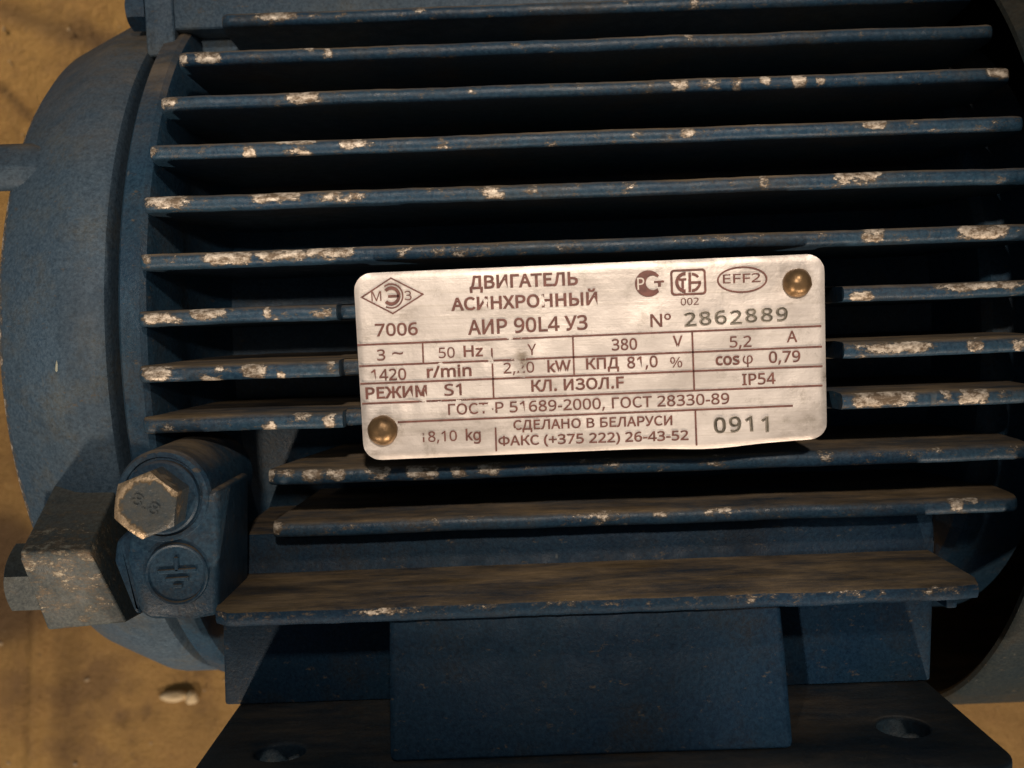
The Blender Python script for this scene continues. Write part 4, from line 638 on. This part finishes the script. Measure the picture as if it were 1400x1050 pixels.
# upper ear: tapering cast boss that runs out of the frame
bm = bmesh.new()
eb = [(-30, 45.0), (-71.5, 43.2), (-75.5, 42.0), (-79.2, 36.6), (-78.9, 35.4), (-77.5, 32.8), (-75.8, 32.2), (-30, 40.0)]
e0 = [bm.verts.new((-136, y, z)) for y, z in eb]; e1 = [bm.verts.new((-104, y, z)) for y, z in eb]
e2 = [bm.verts.new((-88 - (2 if j in (3, 4) else 0), min(-30, lin(y, -70, .62)) if y < -60 else y, lin(z, 36, .35))) for j, (y, z) in enumerate(eb)]
bm.faces.new(e0); bm.faces.new(e2[::-1])
for P, Q in ((e0, e1), (e1, e2)):
    for j in range(8): bm.faces.new((P[j], Q[j], Q[(j+1) % 8], P[(j+1) % 8]))
bmesh.ops.bevel(bm, geom=bm.edges[:], offset=.8, segments=2, affect='EDGES', profile=.5)
finish('mounting_ear', bm, CASTBLUE, shield, 40)
# lower ear: wedge with a worn front face
bm = bmesh.new()
q = {}
sec_l = [(-98.4, -78, -28.5), (-97.6, -84.5, -30.5), (-95.8, -104, -40.8), (-96.4, -103.6, -42.4), (-95.2, -97.0, -58.6), (-93.5, -80, -60)]
sec_r = [(-84.4, -78, -29.0), (-84.0, -84.5, -30.8), (-82.6, -104, -40.8), (-82.2, -103.6, -42.4), (-79.2, -97.0, -57.6), (-79.0, -80, -59)]
A = [bm.verts.new(p) for p in sec_l]; B = [bm.verts.new(p) for p in sec_r]
fs = [bm.faces.new(A), bm.faces.new(B[::-1])]
for i in range(6): fs.append(bm.faces.new((A[i], B[i], B[(i+1) % 6], A[(i+1) % 6])))
bmesh.ops.bevel(bm, geom=bm.edges[:], offset=.55, segments=3, affect='EDGES', profile=.5)
chl = bm.verts.layers.float.new('chip')
for v in bm.verts:
    if v.co.y < -96: v[chl] = max(0, lin(.52, .22, (-42-v.co.z)/17))
ear = finish('lower_ear', bm, GREY, shield, 34)
bm = bmesh.new()
lathe(bm, (-93, -88, -50.5), (-1, 0, 0), [(-4, 0), (-4, 5), (5.0, 5), (5.0, 0)], 24)
hexhead(bm, (-97.2, -88, -49.8), (-1, 0, 0), 13.6, 7.6, .25)
finish('tie_bolt', bm, GREY, shield)

# terminal box base on the top side, with its side bolt
bm = bmesh.new()
box(bm, -79.8, 108.5, -57.5, 55, 70.9, 112, .9, 3)
box(bm, -74, 100, -50, 50, 55, 72, 1.0, 2)
tb = finish('terminal_box_base', bm, CASTBLUE, motor)
bm = bmesh.new(); box(bm, -82.6, -75.8, -58.3, -20, 64.8, 112, .8, 3)
finish('side_bracket', bm, CASTBLUE, tb)
bm = bmesh.new()
lathe(bm, (-82.4, -53.5, 76.6), (-1, 0, 0), [(-2, 0), (-2, 3), (.8, 3), (.8, 0)], 24)
hexhead(bm, (-82.9, -53.5, 76.6), (-1, 0, 0), 7.8, 4.6, .5)
finish('hex_bolt', bm, BLUE, tb)

# fan cowl at the right end
bm = bmesh.new()
revolve(bm, [(200, 104.5), (108, 104.5), (105.2, 104.9), (104.4, 105.8), (104.6, 106.8), (105.6, 107.4), (108, 107.6), (200, 107.4), (214, 104), (222, 92), (224, 40), (224, .01)], n=192)
finish('fan_cowl', bm, COWL, motor)

# ------------------------------------------------------------------ the data plate
PY = -101.3                                   # its printed face
plc = [at_y(482.5, 374, PY), at_y(1127.5, 346.5, PY), at_y(1131.5, 603, PY), at_y(497.5, 630, PY)]   # TL TR BR BL corners
def bil(u, v):                                # u right, v up, 0..1
    t = plc[0].lerp(plc[1], u); b = plc[3].lerp(plc[2], u); return b.lerp(t, v)
NX, NZ = 150, 60
bm = bmesh.new(); grim = bm.verts.layers.float.new('grime')
Wd, Hd = 90.8, 36.4
rad = 3.6
outer = rrect(0, 0, Wd, Hd, rad, 10)
# dense filled grid clipped to the rounded outline
def inside(x, z):
    cx = min(max(x, rad), Wd-rad); cz = min(max(z, rad), Hd-rad)
    d = math.hypot(x-cx, z-cz)
    if d > rad: x = cx+(x-cx)*rad/d; z = cz+(z-cz)*rad/d
    return x, z
dents = [(712, 478, 7), (655, 470, 5), (700, 500, 5), (668, 493, 4), (560, 550, 6), (640, 560, 6)]
dpts = [(at_y(a, b, PY), r) for a, b, r in dents]
gpts = [(at_y(a, b, PY), rx/7.07, rz/7.07, s) for a, b, rx, rz, s in
        ((714, 492, 12, 22, .9), (658, 468, 16, 6, .6), (548, 430, 26, 7, .6), (560, 425, 18, 5, .5), (642, 424, 34, 3, .8), (660, 590, 90, 10, .35), (512, 618, 10, 4, .8),
         (523, 588, 30, 28, .75), (1089, 387, 31, 30, .7), (1110, 400, 12, 30, .4), (1100, 585, 40, 25, .35), (1128, 520, 5, 16, .9), (700, 585, 60, 6, .5), (598, 590, 36, 5, .5))]
def sheet_y(p):
    d = 0
    for q, r in dpts:
        rr2 = (p.x-q.x)**2 + (p.z-q.z)**2
        d += .16*math.exp(-rr2/(r/7.07*1.6)**2)
    d += .10*noise.noise(Vector((p.x*.09, p.z*.12, 2))) + .03*noise.noise(Vector((p.x*.4, p.z*.4, 5)))
    return d
front = []; back = []
for j in range(NZ+1):
    rf = []; rb = []
    for i in range(NX+1):
        x, z = inside(Wd*i/NX, Hd*j/NZ)
        p = bil(x/Wd, z/Hd)
        # lower right edge is bent inwards a little
        u = x/Wd
        p.z -= .55*math.exp(-((u-.74)/.09)**2)*max(0, 1-z/6) - .5*max(0, (u-.8)/.2)*max(0, 1-z/6)
        edge = min(x, Wd-x, z, Hd-z)
        y = PY + sheet_y(p) + (.35 if edge < .05 else (.10 if edge < .75 else 0))
        a = bm.verts.new((p.x, y, p.z)); b = bm.verts.new((p.x, PY+.9, p.z))
        g = 0
        for q, rx, rz, s in gpts:
            g = max(g, s*math.exp(-((p.x-q.x)/rx)**2-((p.z-q.z)/rz)**2))
        a[grim] = min(1, g); rf.append(a); rb.append(b)
    front.append(rf); back.append(rb)
for j in range(NZ):
    for i in range(NX):
        bm.faces.new((front[j][i], front[j][i+1], front[j+1][i+1], front[j+1][i]))
        bm.faces.new((back[j][i], back[j+1][i], back[j+1][i+1], back[j][i+1]))
for i in range(NX):
    bm.faces.new((front[0][i], back[0][i], back[0][i+1], front[0][i+1])); bm.faces.new((front[NZ][i], front[NZ][i+1], back[NZ][i+1], back[NZ][i]))
for j in range(NZ):
    bm.faces.new((front[j][0], front[j+1][0], back[j+1][0], back[j][0])); bm.faces.new((front[j][NX], back[j][NX], back[j+1][NX], front[j+1][NX]))
bmesh.ops.remove_doubles(bm, verts=bm.verts, dist=.004)
plate = finish('data_plate', bm, PLATE, motor, 50)

TY = PY - .14                                 # plane of the print, just proud of the sheet
def T(body, x0, y0, x1, y1, cap, bold=.12): return put_text(body, (x0, y0), (x1, y1), cap, TY, INK, plate, bold=bold, extrude=.02)
T('ДВИГАТЕЛЬ', 642, 395, 790.6, 389, 17, .52)
T('АСИНХРОННЫЙ', 617, 424.5, 817, 416, 16.5, .52)
T('АИР 90L4 У3', 640, 457.3, 803.7, 450, 19, .36)
T('7006', 513, 459.6, 571.5, 457.3, 16.3, .34)
T('3', 515.7, 492.8, 527, 492.4, 14.5, .18); T('~', 536.5, 491, 551.5, 490.4, 15.5, .18)
T('50', 600, 489.5, 622, 488.6, 14, .1); T('Hz', 634, 487.6, 660.5, 486.5, 14.5, .42)
T('Y', 721.5, 485.5, 733.5, 485, 15, .1)
T('380', 836.6, 479, 871.4, 477.6, 15, .28); T('V', 920, 474.3, 933.6, 473.8, 15, .28)
T('5,2', 997.7, 475, 1027.7, 474, 14.8, .15); T('A', 1075.7, 467.7, 1090.3, 467.2, 15, .22)
T('1420', 507.5, 520.6, 555.7, 518.6, 15, .22); T('r/min', 583.7, 516, 645, 513.5, 15, .52)
T('2,20', 688.6, 510.5, 730.6, 509, 14.3, .1); T('kW', 748.6, 508.7, 781, 507.4, 15, .42)
T('КПД', 801.4, 504.8, 846.6, 503, 14.5, .40); T('81,0', 857.7, 503.2, 899.4, 501.5, 15, .28); T('%', 916.6, 502.5, 932.9, 501.9, 14, .0)
T('cos', 978.6, 499, 1011.4, 497.8, 15, .52); T('φ', 1015.7, 497.2, 1029.4, 496.7, 14.5, .0); T('0,79', 1051.4, 496, 1094.4, 494.3, 15, .28)
T('РЕЖИМ', 500, 545.2, 584, 541.8, 15, .52); T('S1', 607.7, 540.7, 631.4, 539.8, 15.3, .30)
T('КЛ. ИЗОЛ.F', 726.6, 535.2, 853.4, 530, 15, .42); T('IP54', 1014.9, 526.4, 1060.6, 524.4, 15, .28)
T('ГОСТ-Р 51689-2000, ГОСТ 28330-89', 612.9, 567, 997.3, 551.8, 14.5, .22)
T('18,10', 574.5, 604.5, 625, 602.5, 14, .15); T('kg', 637, 602, 657.5, 601.2, 14.5, .40)
T('СДЕЛАНО В БЕЛАРУСИ', 702, 587.6, 919.4, 580.8, 12.8, .34)
T('ФАКС (+375 222) 26-43-52', 681.4, 609.3, 941.4, 601.3, 13, .34)
T('Nº', 889.4, 447, 917.7, 446, 17, .25)
T('002', 930.9, 417.2, 955.7, 416.2, 9.3, .05)
T('EFF2', 988.6, 387.5, 1040, 385.2, 12, .12)
T('M', 508, 411.8, 521.6, 411.2, 13, .02); T('З', 552.9, 410.4, 563, 410, 12.5, .02)
for body, q0, q1, cap, nm in (('2862889', (935.5, 446.3), (1077.6, 437.5), 16.6, 'stamped_number'), ('0911', (976, 591.8), (1051.5, 588.8), 19, 'stamped_date')):
    dig = put_text(body, q0, q1, cap*1.06, PY-.03, STAMP, plate, nm, bold=.12, extrude=.03, wide=95)
    put_text(body, q0, q1, cap*1.06, PY-.03, RIDGE, dig, nm + '_ridge', bevel=.30, wide=95, fill=False)
def ink_poly(name, splines3, parent=plate, mat=INK, y=TY):
    """splines of photograph pixels -> filled flat print"""
    c0 = at_y(*splines3[0][0], y); sp2 = []
    for s in splines3:
        sp2.append([((lambda q: (q.x-c0.x, q.z-c0.z))(at_y(px, py, y))) for px, py in s])
    b = curve_mesh(sp2, .02)
    for v in b.verts: v.co = Vector((c0.x+v.co.x, y - v.co.z, c0.z+v.co.y))
    return finish(name, b, mat, parent, 35)
def rule(x0, y0, x1, y1, w=2.5):
    d = math.hypot(x1-x0, y1-y0); nx, ny = -(y1-y0)/d*w/2, (x1-x0)/d*w/2
    return ink_poly('table_line', [[(x0+nx, y0+ny), (x1+nx, y1+ny), (x1-nx, y1-ny), (x0-nx, y0-ny)]])
for r_ in ((488.5, 471.8, 1123, 445.6), (491, 500.7, 1124, 473.8), (492.5, 524.8, 1124.6, 500.6), (495, 551.9, 1124.6, 527), (543.7, 577.2, 1084, 554.7)): rule(*r_)
for r_ in ((577.7, 469.4, 578.8, 495.8), (672.3, 476, 675, 543.3), (783.2, 461, 785, 512), (946.4, 454, 949.2, 533), (677.5, 584, 678.6, 617), (950.7, 561.5, 952.4, 609)): rule(*r_, 2.3)
def tilt(pts, c, deg=-2.2):
    a = math.radians(deg); return [(c[0]+(x-c[0])*math.cos(a)-(y-c[1])*math.sin(a), c[1]+(x-c[0])*math.sin(a)+(y-c[1])*math.cos(a)) for x, y in pts]
def shrink(pts, k, c): return [(c[0]+(x-c[0])*k, c[1]+(y-c[1])*k) for x, y in pts]
dia = [(492.4, 406.5), (534.3, 379), (580, 402.2), (537.2, 429.6)]
dc = (536.5, 404.4)
ink_poly('diamond_frame', [dia, shrink(dia, .915, dc)])
def arcband(cx, cy, r0_, r1_, a0, a1, n=30, sx=1.0):
    o = [(cx+sx*r1_*math.cos(math.radians(lin(a0, a1, i/n))), cy-r1_*math.sin(math.radians(lin(a0, a1, i/n)))) for i in range(n+1)]
    i_ = [(cx+sx*r0_*math.cos(math.radians(lin(a1, a0, i/n))), cy-r0_*math.sin(math.radians(lin(a1, a0, i/n)))) for i in range(n+1)]
    return o + i_
ec_ = (535, 404.6)
ink_poly('maker_emblem', [arcband(*ec_, 15.4, 17.4, -118, 128, sx=.95)])
ink_poly('maker_emblem', [arcband(*ec_, 8.6, 13.2, -135, 140, sx=.95)])
ink_poly('maker_emblem', [[(530.5, 403.4), (545, 402.8), (545.1, 406.4), (530.6, 407)]])
# round mark: solid disc, notch at the right, knocked-out P and C
pc = (886.5, 387.6)
disc_pts = []
for i in range(49):
    a = math.radians(38 + (322-38)*i/48); disc_pts.append((pc[0]+18.4*math.cos(a)*1.0, pc[1]-18.0*math.sin(a)))
cc = (892.5, 386.5)
inner = []
for i in range(33):
    a = math.radians(312 - (312-48)*i/32); inner.append((cc[0]+9.6*math.cos(a), cc[1]-10*math.sin(a)))
ink_poly('conformity_mark', [disc_pts + inner])
ink_poly('conformity_mark', [tilt([(894.5, 384.3), (908, 384.0), (908, 386.6), (903.6, 386.8), (903.4, 392.4), (899.6, 392.4), (899.6, 387), (894.5, 387)], pc)])
LIGHTM = simple('plate_metal_letter', (.70, .63, .58), .42, .28, (.62, .56, .5), 400, .1, .0002)
put_text('P', (871.6, 396), (881.2, 395.6), 16, TY-.06, LIGHTM, plate, 'conformity_letter', bold=.1, extrude=.01)
rc_ = (941, 385.6)
rr_px = rrect(916.8, 367.8, 965.4, 403.4, 5, 6)
rr_in = rrect(919.8, 370.6, 962.4, 400.6, 3.2, 6)
ink_poly('standard_mark_frame', [tilt(rr_px, rc_, -2.4), tilt(rr_in, rc_, -2.4)])
ink_poly('standard_mark', [arcband(937, 386, 9.6, 14.2, 88, 272, sx=.98)])
ink_poly('standard_mark', [[(928.5, 380.6), (938.4, 380.2), (938.4, 383.4), (935, 383.5), (935.2, 394.5), (931.8, 394.6), (931.6, 383.8), (928.5, 384)]])
ink_poly('standard_mark', [[(941.2, 372.6), (944.8, 372.4), (945, 399), (941.4, 399.2)]])
ink_poly('standard_mark', [arcband(945.5, 386, 9.6, 13.2, 38, 88)])
ink_poly('standard_mark', [arcband(945.5, 386, 9.4, 13.2, -88, -2)])
ink_poly('standard_mark', [[(944.8, 384.5), (958.6, 384), (958.6, 387.6), (944.8, 388)]])
ink_poly('efficiency_mark_frame', [tilt(circle(1014.8, 382.2, 34.6, 56, 18.2), (1014.8, 382.2)), tilt(circle(1014.8, 382.2, 32.2, 56, 15.9), (1014.8, 382.2))])
# rivets
for (px, py, r) in ((523.5, 588.3, 2.95), (1089.3, 386.8, 2.8)):
    c = at_y(px, py, PY)
    bm = bmesh.new()
    lathe(bm, (c.x, PY, c.z), (0, -1, 0), [(-9, 0), (-9, 1.6), (-1, 1.6), (-.4, r*.92), (.1, r), (.55, r*.99), (1.0, r*.94), (1.5, r*.83), (1.95, r*.66), (2.25, r*.46), (2.40, r*.24), (2.42, 0)], 40)
    for v in bm.verts: 
        if v.co.y < PY: v.co += Vector((noise.noise(v.co*.9), noise.noise(v.co*.8), noise.noise(v.co*.7+Vector((3, 3, 3)))))*.14
    finish('rivet', bm, BRASS, plate, 60)
